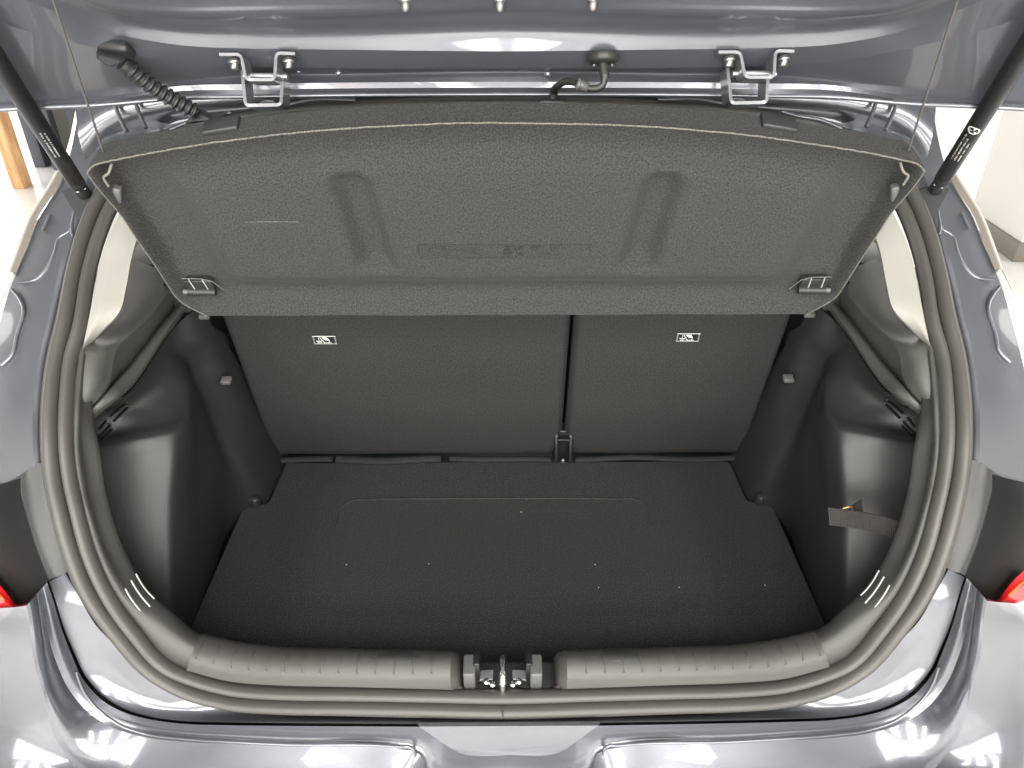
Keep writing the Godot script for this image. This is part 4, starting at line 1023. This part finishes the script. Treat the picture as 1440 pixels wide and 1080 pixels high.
func struts(car: Node) -> void:
	for k in 2:
		var s: int = [-1, 1][k]
		var t = holder("gas_strut", car)
		tag(t, ["black gas strut holding the tailgate, ball end on a grey bracket, small white print", "black gas strut holding the tailgate with a round white emblem printed on it"][k])
		var a: Vector3 = Vector3(-0.5911, 1.2173, -0.4432) if s < 0 else Vector3(0.6045, 1.2190, -0.4488)
		var b: Vector3 = Vector3(-0.5135, 1.5452, -0.1631) if s < 0 else Vector3(0.5149, 1.5462, -0.1571)
		var d = (b - a).normalized()
		var st = new_st()
		var x = look(a, d)
		lathe(st, [Vector2(0, 0.030), Vector2(0.0095, 0.0302), Vector2(0.0108, 0.033), Vector2(0.0108, 0.42), Vector2(0.0095, 0.423), Vector2(0.004, 0.424)], 24, x, [1, 2])
		part("cylinder", st, M.black, t)
		st = new_st()
		tube(st, [a + d * 0.42, b + d * 0.12], 0.0045, 12)
		part("rod", st, M.steel, t)
		st = new_st()
		lathe(st, [Vector2(0, -0.011), Vector2(0.006, -0.010), Vector2(0.009, -0.005), Vector2(0.0098, 0.002), Vector2(0.0095, 0.009), Vector2(0.0078, 0.012), Vector2(0.0078, 0.016), Vector2(0.0102, 0.018), Vector2(0.0106, 0.026), Vector2(0.009, 0.031)], 20, x)
		part("ball_socket", st, M.black_rubber, t)
		st = new_st()
		tube(st, [a + d * 0.0135 + x.basis.x * 0.0086, a + d * 0.0135 + x.basis.z * 0.0086, a + d * 0.0135 - x.basis.x * 0.0086], 0.0012, 6)
		part("retaining_clip", st, M.steel, t)
		st = new_st()
		lathe(st, [Vector2(0, 0.0), Vector2(0.0035, 0.0005), Vector2(0.004, 0.003), Vector2(0.004, 0.016)], 12, look(a - d * 0.004 + Vector3(0, -0.005, 0.003), Vector3(0, 0.3, -0.95)))
		part("ball_stud", st, M.chrome, t)
		st = new_st()
		prism(st, side([Vector3(-0.6323, 1.2115, -0.4675), Vector3(-0.6194, 1.2165, -0.4710), Vector3(-0.5927, 1.2150, -0.4626), Vector3(-0.5816, 1.2120, -0.4559), Vector3(-0.5808, 1.2036, -0.4443), Vector3(-0.5880, 1.1835, -0.4172), Vector3(-0.5959, 1.1864, -0.4233)], s), Vector3(0, 0.001, 0.0035), 0.0008)
		part("bracket", st, M.bracket, t)
		# print on the cylinder
		st = new_st()
		var y0: float = [0.10, 0.085][k]
		var n = 10
		var toward = (Vector3(0, 1.56, 0.61) - a)
		toward = (toward - d * toward.dot(d)).normalized()
		var across = d.cross(toward)
		for i in n:
			for j in 1:
				var quad = []
				for e in [[i, 0.0], [i + 1, 0.0], [i, 1.0], [i + 1, 1.0]]:
					var ang: float = lerpf(-0.75, 0.75, float(e[0]) / n)
					var pos: Vector3 = a + d * (y0 + e[1] * 0.075) + (toward * cos(ang) + across * sin(ang)) * 0.01095
					quad.append([pos, Vector2(e[1], float(e[0]) / n)])
				for q in [0, 1, 2, 2, 1, 3]:
					st.set_uv(quad[q][1])
					st.add_vertex(quad[q][0])
		var pm = mat(Color.WHITE, 0.6)
		pm.albedo_texture = ImageTexture.create_from_image(print_image(k))
		pm.transparency = BaseMaterial3D.TRANSPARENCY_ALPHA_SCISSOR
		pm.alpha_scissor_threshold = 0.5
		part("lettering", st, pm, t)

# ---------------------------------------------------------------- cable sleeve and washer hose
func cables(car: Node) -> void:
	var t = holder("cable_sleeve", car)
	tag(t, "black ribbed rubber cable sleeve from roof edge to tailgate")
	var a: Vector3 = Vector3(-0.4421, 1.4029, -0.3390)
	var b: Vector3 = Vector3(-0.3855, 1.3381, -0.3807)
	var m: Vector3 = Vector3(-0.4188, 1.3755, -0.3606) + Vector3(-0.001, -0.004, 0.004)
	var path = resample([a, m, b], 150)
	var rad = []
	for i in path.size():
		var f = float(i) / (path.size() - 1)
		var ridges = 12.0
		var w = 0.5 - 0.5 * cos(f * TAU * ridges)
		var r = 0.0072 + 0.0034 * pow(w, 0.8)
		if f < 0.1: r = 0.0095 - 0.012 * maxf(0.0, f - 0.04)
		if f > 0.955: r = 0.0068
		rad.append(r)
	var st = new_st()
	tube(st, path, rad, 20)
	part("bellows", st, M.black_rubber, t)
	st = new_st()
	rbox(st, Transform3D(Basis.from_euler(Vector3(-0.65, -0.1, -0.12)), Vector3(-0.4476, 1.4189, -0.3337)), Vector3(0.05, 0.013, 0.024), 0.006)
	part("cap", st, M.black_rubber, t)
	st = new_st()
	prism(st, [Vector3(-0.4608, 1.4195, -0.3295), Vector3(-0.4336, 1.4141, -0.3259), Vector3(-0.4296, 1.4114, -0.3242), Vector3(-0.4432, 1.4059, -0.3209), Vector3(-0.4513, 1.4080, -0.3222), Vector3(-0.4601, 1.4141, -0.3261)], Vector3(0, -0.004, 0.010), 0.003)
	part("cap_nose", st, M.black_rubber, t)
	st = new_st()
	rbox(st, Transform3D(Basis.from_euler(Vector3(0.2, 0.0, 0.16)), Vector3(-0.3771, 1.3267, -0.3853)), Vector3(0.052, 0.008, 0.022), 0.0035)
	part("grommet", st, M.black_rubber, t)
	st = new_st()
	prism(st, [Vector3(-0.3967, 1.3283, -0.3864), Vector3(-0.3886, 1.3373, -0.3920), Vector3(-0.3824, 1.3403, -0.3939), Vector3(-0.3708, 1.3343, -0.3900), Vector3(-0.3637, 1.3305, -0.3876)], Vector3(0, -0.001, 0.012), 0.003)
	part("grommet_nose", st, M.black_rubber, t)

	t = holder("washer_hose", car)
	tag(t, "black bent washer hose joining roof edge and tailgate")
	var g0: Vector3 = Vector3(0.1147, 1.4003, -0.3704)
	st = new_st()
	lathe(st, [Vector2(0, -0.006), Vector2(0.006, -0.0058), Vector2(0.0085, -0.006), Vector2(0.016, -0.004), Vector2(0.019, -0.001), Vector2(0.0195, 0.004), Vector2(0.018, 0.007)], 24, look(g0, Vector3(0, 0.92, -0.35)), [])
	part("upper_grommet", st, M.hose, t)
	for k in 3:
		st = new_st()
		var an = 0.5 + k * 1.1
		lathe(st, [Vector2(0, -0.0015), Vector2(0.0012, -0.001), Vector2(0.0016, 0.001)], 8, look(g0 + Vector3(cos(an) * 0.012, -0.0055, sin(an) * 0.011), Vector3(0, 0.92, -0.35)))
		part("rivet", st, M.bolt, t)
	var hp = resample([Vector3(0.1142, 1.3995, -0.3652), Vector3(0.1150, 1.3910, -0.3598), Vector3(0.1158, 1.3810, -0.3536), Vector3(0.1126, 1.3741, -0.3516), Vector3(0.1028, 1.3707, -0.3531), Vector3(0.0904, 1.3729, -0.3581), Vector3(0.0803, 1.3752, -0.3714), Vector3(0.0705, 1.3737, -0.3800), Vector3(0.0627, 1.3668, -0.3899), Vector3(0.0598, 1.3549, -0.4119), Vector3(0.0582, 1.3446, -0.4114)], 50)
	st = new_st()
	var hr = []
	for i in hp.size():
		var f = float(i) / (hp.size() - 1)
		hr.append(0.0058 if f < 0.16 else (0.0052 if f > 0.86 else 0.0042))
	tube(st, hp, hr, 12)
	part("hose", st, M.hose, t)
	st = new_st()
	var cpt: Vector3 = Vector3(0.0912, 1.3731, -0.3570)
	lathe(st, [Vector2(0.004, -0.007), Vector2(0.006, -0.006), Vector2(0.006, 0.004), Vector2(0.007, 0.005), Vector2(0.007, 0.008), Vector2(0.004, 0.009)], 14, look(cpt, Vector3(-0.9, 0.35, 0)), [2, 3])
	part("connector", st, M.clip, t)
	st = new_st()
	rbox(st, Transform3D(Basis.IDENTITY, Vector3(0.0574, 1.3426, -0.4125)), Vector3(0.038, 0.011, 0.024), 0.005)
	part("lower_grommet", st, M.hose, t)

# ---------------------------------------------------------------- tail lamps
func tail_lamps(car: Node) -> void:
	for s in [-1, 1]:
		var t = holder("tail_lamp", car)
		tag(t, "black tail lamp housing with a red lens tip and grey corner trim")
		var st = new_st()
		# grey corner trim strip
		var q0 = side([Vector3(-0.5789, 0.9655, -0.1559), Vector3(-0.5754, 0.9521, -0.1457), Vector3(-0.5672, 0.9192, -0.1208), Vector3(-0.5560, 0.8742, -0.0963), Vector3(-0.5514, 0.8482, -0.0867)], s)
		var q1 = side([Vector3(-0.5885, 0.9660, -0.1524), Vector3(-0.5839, 0.9506, -0.1406), Vector3(-0.5767, 0.9192, -0.1169), Vector3(-0.5642, 0.8764, -0.0929), Vector3(-0.5573, 0.8472, -0.0817)], s)
		var q2 = side([Vector3(-0.5974, 0.9617, -0.1466), Vector3(-0.5979, 0.9480, -0.1371), Vector3(-0.5898, 0.9188, -0.1148), Vector3(-0.5770, 0.8780, -0.0913), Vector3(-0.5656, 0.8459, -0.0782)], s)
		var q3 = side([Vector3(-0.6052, 0.9550, -0.1438), Vector3(-0.6046, 0.9399, -0.1331), Vector3(-0.5968, 0.9194, -0.1168), Vector3(-0.5847, 0.8794, -0.0936), Vector3(-0.5733, 0.8418, -0.0786)], s)
		var q4 = side([Vector3(-0.6139, 0.9465, -0.1529), Vector3(-0.6133, 0.9313, -0.1421), Vector3(-0.6053, 0.9105, -0.1256), Vector3(-0.5956, 0.8671, -0.1051), Vector3(-0.5840, 0.8289, -0.0897)], s)
		loft(st, [q0, q1, q2, q3, q4], 30, 4, [3])
		part("corner_trim", st, M.satin, t)
		st = new_st()
		loft(st, [side([Vector3(-0.6079, 0.9509, -0.1446), Vector3(-0.6074, 0.9366, -0.1344), Vector3(-0.5995, 0.9167, -0.1186), Vector3(-0.5880, 0.8767, -0.0964), Vector3(-0.5767, 0.8380, -0.0811)], s), side([Vector3(-0.6265, 0.9448, -0.1439), Vector3(-0.6278, 0.9287, -0.1329), Vector3(-0.6229, 0.9077, -0.1170), Vector3(-0.6148, 0.8654, -0.0982), Vector3(-0.5949, 0.8177, -0.0776)], s), side([Vector3(-0.6534, 0.9340, -0.1502), Vector3(-0.6555, 0.9103, -0.1341), Vector3(-0.6548, 0.8855, -0.1220), Vector3(-0.6492, 0.8398, -0.1054), Vector3(-0.6212, 0.7889, -0.0839)], s), side([Vector3(-0.7111, 0.9028, -0.1781), Vector3(-0.7248, 0.8625, -0.1677), Vector3(-0.7314, 0.8319, -0.1595), Vector3(-0.7301, 0.7910, -0.1475), Vector3(-0.7188, 0.7576, -0.1402)], s), side([Vector3(-0.8852, 0.7973, -0.2884), Vector3(-0.9270, 0.7333, -0.2959), Vector3(-0.9472, 0.6866, -0.2974), Vector3(-0.9494, 0.6448, -0.2920), Vector3(-0.9450, 0.6183, -0.2863)], s)], 30, 4)
		part("housing", st, M.lamp_black, t)
		st = new_st()
		loft(st, [side([Vector3(-0.7077, 0.8530, -0.1177), Vector3(-0.6689, 0.8316, -0.0999), Vector3(-0.6503, 0.8182, -0.0906), Vector3(-0.6399, 0.8070, -0.0842), Vector3(-0.6299, 0.7958, -0.0789), Vector3(-0.6148, 0.8015, -0.0761)], s), side([Vector3(-0.7038, 0.8378, -0.1015), Vector3(-0.6643, 0.8214, -0.0853), Vector3(-0.6453, 0.8111, -0.0769), Vector3(-0.6350, 0.8046, -0.0722), Vector3(-0.6241, 0.8021, -0.0686), Vector3(-0.6062, 0.8093, -0.0666)], s), side([Vector3(-0.7181, 0.7958, -0.0986), Vector3(-0.6765, 0.7893, -0.0862), Vector3(-0.6555, 0.7876, -0.0804), Vector3(-0.6451, 0.7868, -0.0776), Vector3(-0.6322, 0.7876, -0.0744), Vector3(-0.6115, 0.8006, -0.0710)], s), side([Vector3(-0.7637, 0.7448, -0.1420), Vector3(-0.7180, 0.7403, -0.1279), Vector3(-0.6953, 0.7390, -0.1214), Vector3(-0.6842, 0.7383, -0.1182), Vector3(-0.6697, 0.7409, -0.1146), Vector3(-0.6474, 0.7552, -0.1104)], s)], 24, 4, [1, 2])
		part("lens", st, M.red, t)
		st = new_st()
		tube(st, resample(side([Vector3(-0.6592, 0.8218, -0.0861), Vector3(-0.6500, 0.8152, -0.0815), Vector3(-0.6446, 0.8106, -0.0786), Vector3(-0.6401, 0.8067, -0.0762)], s), 8), 0.0022, 8)
		part("amber_element", st, M.amber, t)

# ---------------------------------------------------------------- boot floor board
func floor_board() -> void:
	var t = holder("boot_floor_board", self, Vector3(0, 0.585, -0.4))
	tag(t, "flat black carpeted boot floor board in front of the seat backs", "floor board")
	var poly = [Vector3(-0.449, 0, -0.223), Vector3(-0.452, 0, -0.10), Vector3(-0.497, 0, -0.088), Vector3(-0.498, 0, 0.29), Vector3(-0.45, 0, 0.315), Vector3(0.45, 0, 0.315), Vector3(0.498, 0, 0.29), Vector3(0.497, 0, -0.088), Vector3(0.452, 0, -0.10), Vector3(0.449, 0, -0.223)]
	var st = new_st()
	prism(st, rounded(poly + [poly[0]], 0.012, 4).slice(0, -1), Vector3(0, 0.016, 0), 0.003)
	part("carpet", st, M.carpet, t)
	# pressed outline of the board's stiffener
	st = new_st()
	var c = [Vector3(-0.3146, 0.6012, -0.4320), Vector3(-0.3092, 0.6012, -0.4879), Vector3(-0.2950, 0.6012, -0.5059), Vector3(-0.2617, 0.6012, -0.5077), Vector3(-0.0022, 0.6012, -0.5101), Vector3(0.2092, 0.6012, -0.5067), Vector3(0.2452, 0.6012, -0.5044), Vector3(0.2572, 0.6012, -0.4862), Vector3(0.2585, 0.6012, -0.4358)]
	var p = []
	for q in c: p.append(q - t.position)
	tube(st, resample(p, 50), 0.0022, 6)
	part("pressed_seam", st, M.carpet, t)
	# lint on the carpet
	for q in [Vector3(-0.1359, 0.6020, -0.3402), Vector3(0.1480, 0.6020, -0.3367), Vector3(0.1488, 0.6020, -0.2853), Vector3(0.0241, 0.6020, -0.4710), Vector3(0.4244, 0.6020, -0.2882), Vector3(-0.2764, 0.6020, -0.3395), Vector3(0.2813, 0.6020, -0.2845)]:
		st = new_st()
		rbox(st, Transform3D(Basis.from_euler(Vector3(0, rng.randf() * 3.0, 0)), q - t.position), Vector3(0.0022, 0.0012, 0.0012), 0.0005)
		part("lint", st, M.lint, t)
	for s in [-1, 1]:
		st = new_st()
		var x = 0.503 * s
		rbox(st, Transform3D(Basis.IDENTITY, Vector3(x, 0.022, -0.085)), Vector3(0.008, 0.012, 0.01), 0.002)
		part("corner_clip", st, M.clip, t)

# ---------------------------------------------------------------- parcel shelf
const SH := Vector3(0, 1.0491, -0.4296)
const SK := 0.94
const ST := Vector3(0, 0.9268, 0.3755)
const SN := Vector3(0, -0.3755, 0.9268)

func shelf_half(b: float) -> float:
	# half width by distance from the hinge edge
	return 0.49 - 0.016 * pow(1.0 - clampf(b / 0.035, 0.0, 1.0), 2.0) * 1.0 + 0.013 * sm(0.0, 0.05, b) + 0.030 * clampf(b / 0.31, 0.0, 1.0)

func shelf_len(x: float) -> float:
	var a = absf(x) / 0.543
	return 0.358 - 0.066 * pow(a, 2.1) - 0.020 * pow(clampf((a - 0.93) / 0.07, 0.0, 1.0), 2.5)

func shelf_h(x: float, b: float, f: float) -> float:
	# relief of the underside, towards the loading edge
	var ln = shelf_len(x)
	var h = 0.0
	# turned flange at the hinge edge
	h += 0.026 * (1.0 - sm(-0.012, 0.042, b)) 
	# pressed bulge
	var lo = sm(0.042, 0.098, b)
	var hi = 1.0 - sm(ln - 0.078, ln - 0.040, b)
	var xe = 0.425 + 0.10 * (b - 0.15)
	var ex = 1.0 - sm(xe - 0.028, xe + 0.018, absf(x))
	h += (0.030 - 0.02 * b) * lo * hi * ex
	# two grooves
	var gx = 0.197 + 0.02 * (b - 0.19) / 0.2
	var g = (1.0 - sm(0.008, 0.034, absf(absf(x) - gx))) * sm(0.098, 0.118, b) * (1.0 - sm(0.252, 0.284, b))
	h -= 0.025 * g
	# lip along the rear edge
	h += 0.032 * sm(0.90, 1.0, f) * sm(ln - 0.020, ln - 0.001, b)
	h -= 0.010 * sm(xe, 0.485, absf(x)) * sm(0.05, 0.12, b) * (1.0 - sm(ln - 0.05, ln - 0.01, b))
	# the lip turns the corner and dies out along the sides
	h = lerpf(h, 0.022 + 0.010 * sm(ln - 0.1, ln - 0.01, b), sm(0.968, 1.0, absf(x) / shelf_half(b)))
	# unevenness of the pressed fibre
	h += 0.0007 * sin(x * 31.0 + b * 17.0) * sin(b * 41.0 - x * 7.0)
	return h

func shelf_pt(x: float, b: float, h: float) -> Vector3:
	return SH + Vector3(x, 0, 0) + ST * b + SN * h

func parcel_shelf() -> void:
	var t = holder("parcel_shelf", self, SH)
	t.scale = Vector3.ONE * SK
	tag(t, "dark grey felt parcel shelf tilted up on cords, its moulded underside showing", "parcel shelf")
	var nx = 180
	var nb = 96
	var top = []
	var bot = []
	for j in nb + 1:
		var f = float(j) / nb
		f = 1.0 - pow(1.0 - f, 1.25)
		var r = []
		var r2 = []
		for i in nx + 1:
			var a = -1.0 + 2.0 * i / nx
			a = signf(a) * (1.0 - pow(1.0 - absf(a), 1.3))
			var b0 = f * 0.358
			var x = a * shelf_half(b0)
			var b = f * shelf_len(x)
			x = a * shelf_half(b)
			r.append(shelf_pt(x, b, shelf_h(x, b, f)) - SH)
			r2.append(shelf_pt(x, b + (0.0035 if f >= 1.0 else 0.0), shelf_h(x, b, minf(f, 0.90)) - 0.005) - SH)
		top.append(r)
		bot.append(r2)
	var st = new_st()
	grid_mesh(st, top)
	part("underside", st, M.felt, t)
	st = new_st()
	grid_mesh(st, bot)
	# outer face of the lip
	grid_mesh(st, [top[nb], bot[nb]], [1])
	var wl = []
	var wl2 = []
	var wr = []
	var wr2 = []
	for j in nb + 1:
		wl.append(top[j][0]); wl2.append(bot[j][0]); wr.append(top[j][nx]); wr2.append(bot[j][nx])
	grid_mesh(st, [wl, wl2], [2])
	grid_mesh(st, [wr, wr2], [2])
	grid_mesh(st, [top[0], bot[0]], [3])
	part("upper_skin", st, M.felt, t)
	# raw fibre edge of the board
	st = new_st()
	var e = []
	for i in nx + 1: e.append(top[nb][i] + Vector3(0, 0.0004, 0.0006) + Vector3(0, rng.randf_range(-0.0004, 0.0004), 0))
	tube(st, e, 0.0012, 6)
	part("cut_edge", st, M.fibre, t)
	for w in [wl, wr]:
		st = new_st()
		tube(st, w, 0.001, 6)
		part("cut_edge", st, M.fibre, t)
	# hinge clips
	for s in [-1, 1]:
		var cl = holder("hinge_clip", t)
		var bx = Basis(Vector3(1, 0, 0), ST, SN)
		var at = Vector3(0.468 * s, 0, 0) + ST * 0.058 + SN * 0.009
		st = new_st()
		rbox(st, Transform3D(bx, at), Vector3(0.042, 0.022, 0.010), 0.002)
		part("plate", st, M.satin, cl)
		st = new_st()
		tube(st, [at - ST * 0.013 + Vector3(-0.021, 0, 0) + SN * 0.004, at - ST * 0.013 + Vector3(0.021, 0, 0) + SN * 0.004], 0.0062, 14)
		part("barrel", st, M.satin, cl)
		st = new_st()
		tube(st, [at - ST * 0.013 + Vector3(0.021 * s, 0, 0) + SN * 0.004, at - ST * 0.013 + Vector3(0.028 * s, 0, 0) + SN * 0.004], 0.0042, 12)
		part("pivot", st, M.grey_plastic, cl)
		for k in [-1, 1]:
			st = new_st()
			tube(st, [at + ST * 0.017 + Vector3(0.010 * k, 0, 0) + SN * 0.007, at - ST * 0.005 + Vector3(0.010 * k + 0.002, 0, 0) + SN * 0.0062], 0.0009, 6)
			part("rib", st, M.white_print, cl)
		st = new_st()
		tube(st, [at + ST * 0.018 + Vector3(0.02 * s, 0, 0) + SN * 0.006, at + ST * 0.0185 + Vector3(-0.008 * s, 0, 0) + SN * 0.007, at + ST * 0.013 + Vector3(-0.024 * s, 0, 0) + SN * 0.007, at - ST * 0.008 + Vector3(-0.036 * s, 0, 0) + SN * 0.006], 0.0009, 6)
		part("edge", st, M.clip, cl)
		# stop pads on the rear edge
		st = new_st()
		var px: float = -0.352 if s < 0 else 0.336
		var pb = shelf_len(px)
		rbox(st, Transform3D(Basis(Vector3(1, 0, 0), ST, SN).rotated(Vector3(0, 0, 1), 0.16 * -s), Vector3(px, 0, 0) + ST * (pb + 0.002) + SN * 0.004), Vector3(0.046, 0.012, 0.026), 0.003)
		part("stop_pad", st, M.satin, t)
		# lifting cord
		st = new_st()
		var c0: Vector3 = ((Vector3(-0.4260, 1.4863, -0.1965) if s < 0 else Vector3(0.4237, 1.4863, -0.1910)) - SH) / SK
		var c1: Vector3 = Vector3(0.508 * s, 0, 0) + ST * (shelf_len(0.508) + 0.004) + SN * 0.014
		var cm = c0.lerp(c1, 0.5) + Vector3(0, -0.001, 0)
		tube(st, resample([c0, cm, c1], 20), 0.0014, 8)
		part("lifting_cord", st, M.cord, t)
		st = new_st()
		var d0 = Vector3(0.500 * s, 0, 0) + ST * (shelf_len(0.500) - 0.010) + SN * 0.022
		tube(st, resample([d0, d0 + Vector3(0.008 * s, 0, 0) - ST * 0.012 + SN * 0.004, d0 + Vector3(0.018 * s, 0, 0) - ST * 0.02 + SN * 0.002, d0 + Vector3(0.019 * s, 0, 0) - ST * 0.036], 16), 0.0018, 8)
		part("cord_tail", st, M.cord_end, t)
		st = new_st()
		rbox(st, Transform3D(bx.rotated(SN, 0.35 * s), Vector3(0.519 * s, 0, 0) + ST * 0.235 + SN * 0.012), Vector3(0.011, 0.026, 0.012), 0.003)
		part("cord_clamp", st, M.clip, t)
	# moulded mark: frame, oval emblem, boxed letter and two lines of letters
	var mk = holder("moulded_mark", t)
	var bm = Basis(Vector3(1, 0, 0), ST, SN)
	var y0 = 0.143
	var hh = 0.0278
	st = new_st()
	var fr = []
	for q in [Vector2(-0.126, y0 - 0.0125), Vector2(0.118, y0 - 0.0125), Vector2(0.118, y0 + 0.0125), Vector2(-0.126, y0 + 0.0125), Vector2(-0.126, y0 - 0.0125)]: fr.append(Vector3(q.x, 0, 0) + ST * q.y + SN * hh)
	for i in 4: tube(st, [fr[i], fr[i + 1]], 0.0010, 6)
	part("frame", st, M.felt, mk)
	st = new_st()
	var ov = []
	for i in 25: ov.append(Vector3(-0.086 + cos(TAU * i / 24.0) * 0.026, 0, 0) + ST * (y0 + sin(TAU * i / 24.0) * 0.009) + SN * hh)
	tube(st, ov, 0.0011, 6)
	for q in [[-0.098, -0.006, -0.088, 0.006], [-0.084, -0.006, -0.074, 0.006], [-0.095, -0.002, -0.078, 0.002]]:
		tube(st, [Vector3(q[0], 0, 0) + ST * (y0 + q[1]) + SN * hh, Vector3(q[2], 0, 0) + ST * (y0 + q[3]) + SN * hh], 0.0016, 6)
	part("emblem", st, M.felt, mk)
	st = new_st()
	var bxp = []
	for q in [Vector2(-0.055, -0.007), Vector2(-0.038, -0.007), Vector2(-0.038, 0.007), Vector2(-0.055, 0.007), Vector2(-0.055, -0.007)]: bxp.append(Vector3(q.x, 0, 0) + ST * (y0 + q.y) + SN * hh)
	for i in 4: tube(st, [bxp[i], bxp[i + 1]], 0.0010, 6)
	part("letter_box", st, M.felt, mk)
	for w in [["R", -0.0465, 0.0, 0.010], ["SHUT   FFI    NO", 0.036, 0.0055, 0.0085], ["PP  PI   ..  WOOD", 0.036, -0.0055, 0.0085]]:
		var tm = TextMesh.new()
		tm.text = w[0]
		var sf = SystemFont.new()
		sf.font_names = PackedStringArray(["Droid Sans"])
		tm.font = sf
		tm.font_size = 32
		tm.pixel_size = w[3] / 24.0
		tm.depth = 0.0022
		var o = MeshInstance3D.new()
		o.name = "lettering"
		o.mesh = tm
		o.material_override = M.felt
		mk.add_child(o, true)
		o.transform = Transform3D(bm, Vector3(w[1], 0, 0) + ST * (y0 + w[2]) + SN * (hh - 0.0002))
	# scuff on the felt
	st = new_st()
	tube(st, [Vector3(-0.36, 0, 0) + ST * 0.198 + SN * 0.0263, Vector3(-0.325, 0, 0) + ST * 0.1985 + SN * 0.0265, Vector3(-0.285, 0, 0) + ST * 0.198 + SN * 0.0263], 0.0005, 5)
	part("scratch", st, M.fibre, t)

# ---------------------------------------------------------------- luggage strap
func strap() -> void:
	var t = holder("luggage_strap", self, Vector3(0.56, 0.72, -0.2))
	tag(t, "brown black webbing strap with a metal hook on the boot side", "strap")
	var o = t.position
	var st = new_st()
	var p = [Vector3(0.4588, 0.8153, -0.2184) - o, Vector3(0.4766, 0.8229, -0.2054) - o, Vector3(0.4999, 0.8349, -0.1832) - o, Vector3(0.5266, 0.8465, -0.1549) - o]
	var down = Vector3(0.003, -0.0225, 0.012)
	ribbon(st, resample(p, 20), down, 0.002)
	part("webbing", st, M.webbing, t)
	var rr = resample(p, 34)
	for i in 33:
		st = new_st()
		var q: Vector3 = rr[i + 1] + Vector3(-0.0006, 0.0004, 0.0014)
		tube(st, [q - down * 0.47, q + down * 0.47], 0.0008, 5)
		part("weave_rib", st, M.webbing, t)
	st = new_st()
	var hk: Vector3 = Vector3(0.4781, 0.8239, -0.2237) - o
	tube(st, resample([hk + Vector3(-0.004, -0.008, 0), hk, hk + Vector3(0.012, 0.003, 0), hk + Vector3(0.014, -0.004, 0)], 12), 0.0022, 8)
	part("hook", st, M.brass, t)
	st = new_st()
	prism(st, [Vector3(0.4876, 0.8172, -0.2312) - o, Vector3(0.5092, 0.8294, -0.2387) - o, Vector3(0.5112, 0.8137, -0.2289) - o, Vector3(0.4927, 0.8129, -0.2285) - o], Vector3(0, 0.0, 0.003), 0.0008)
	part("loop_end", st, M.webbing, t)
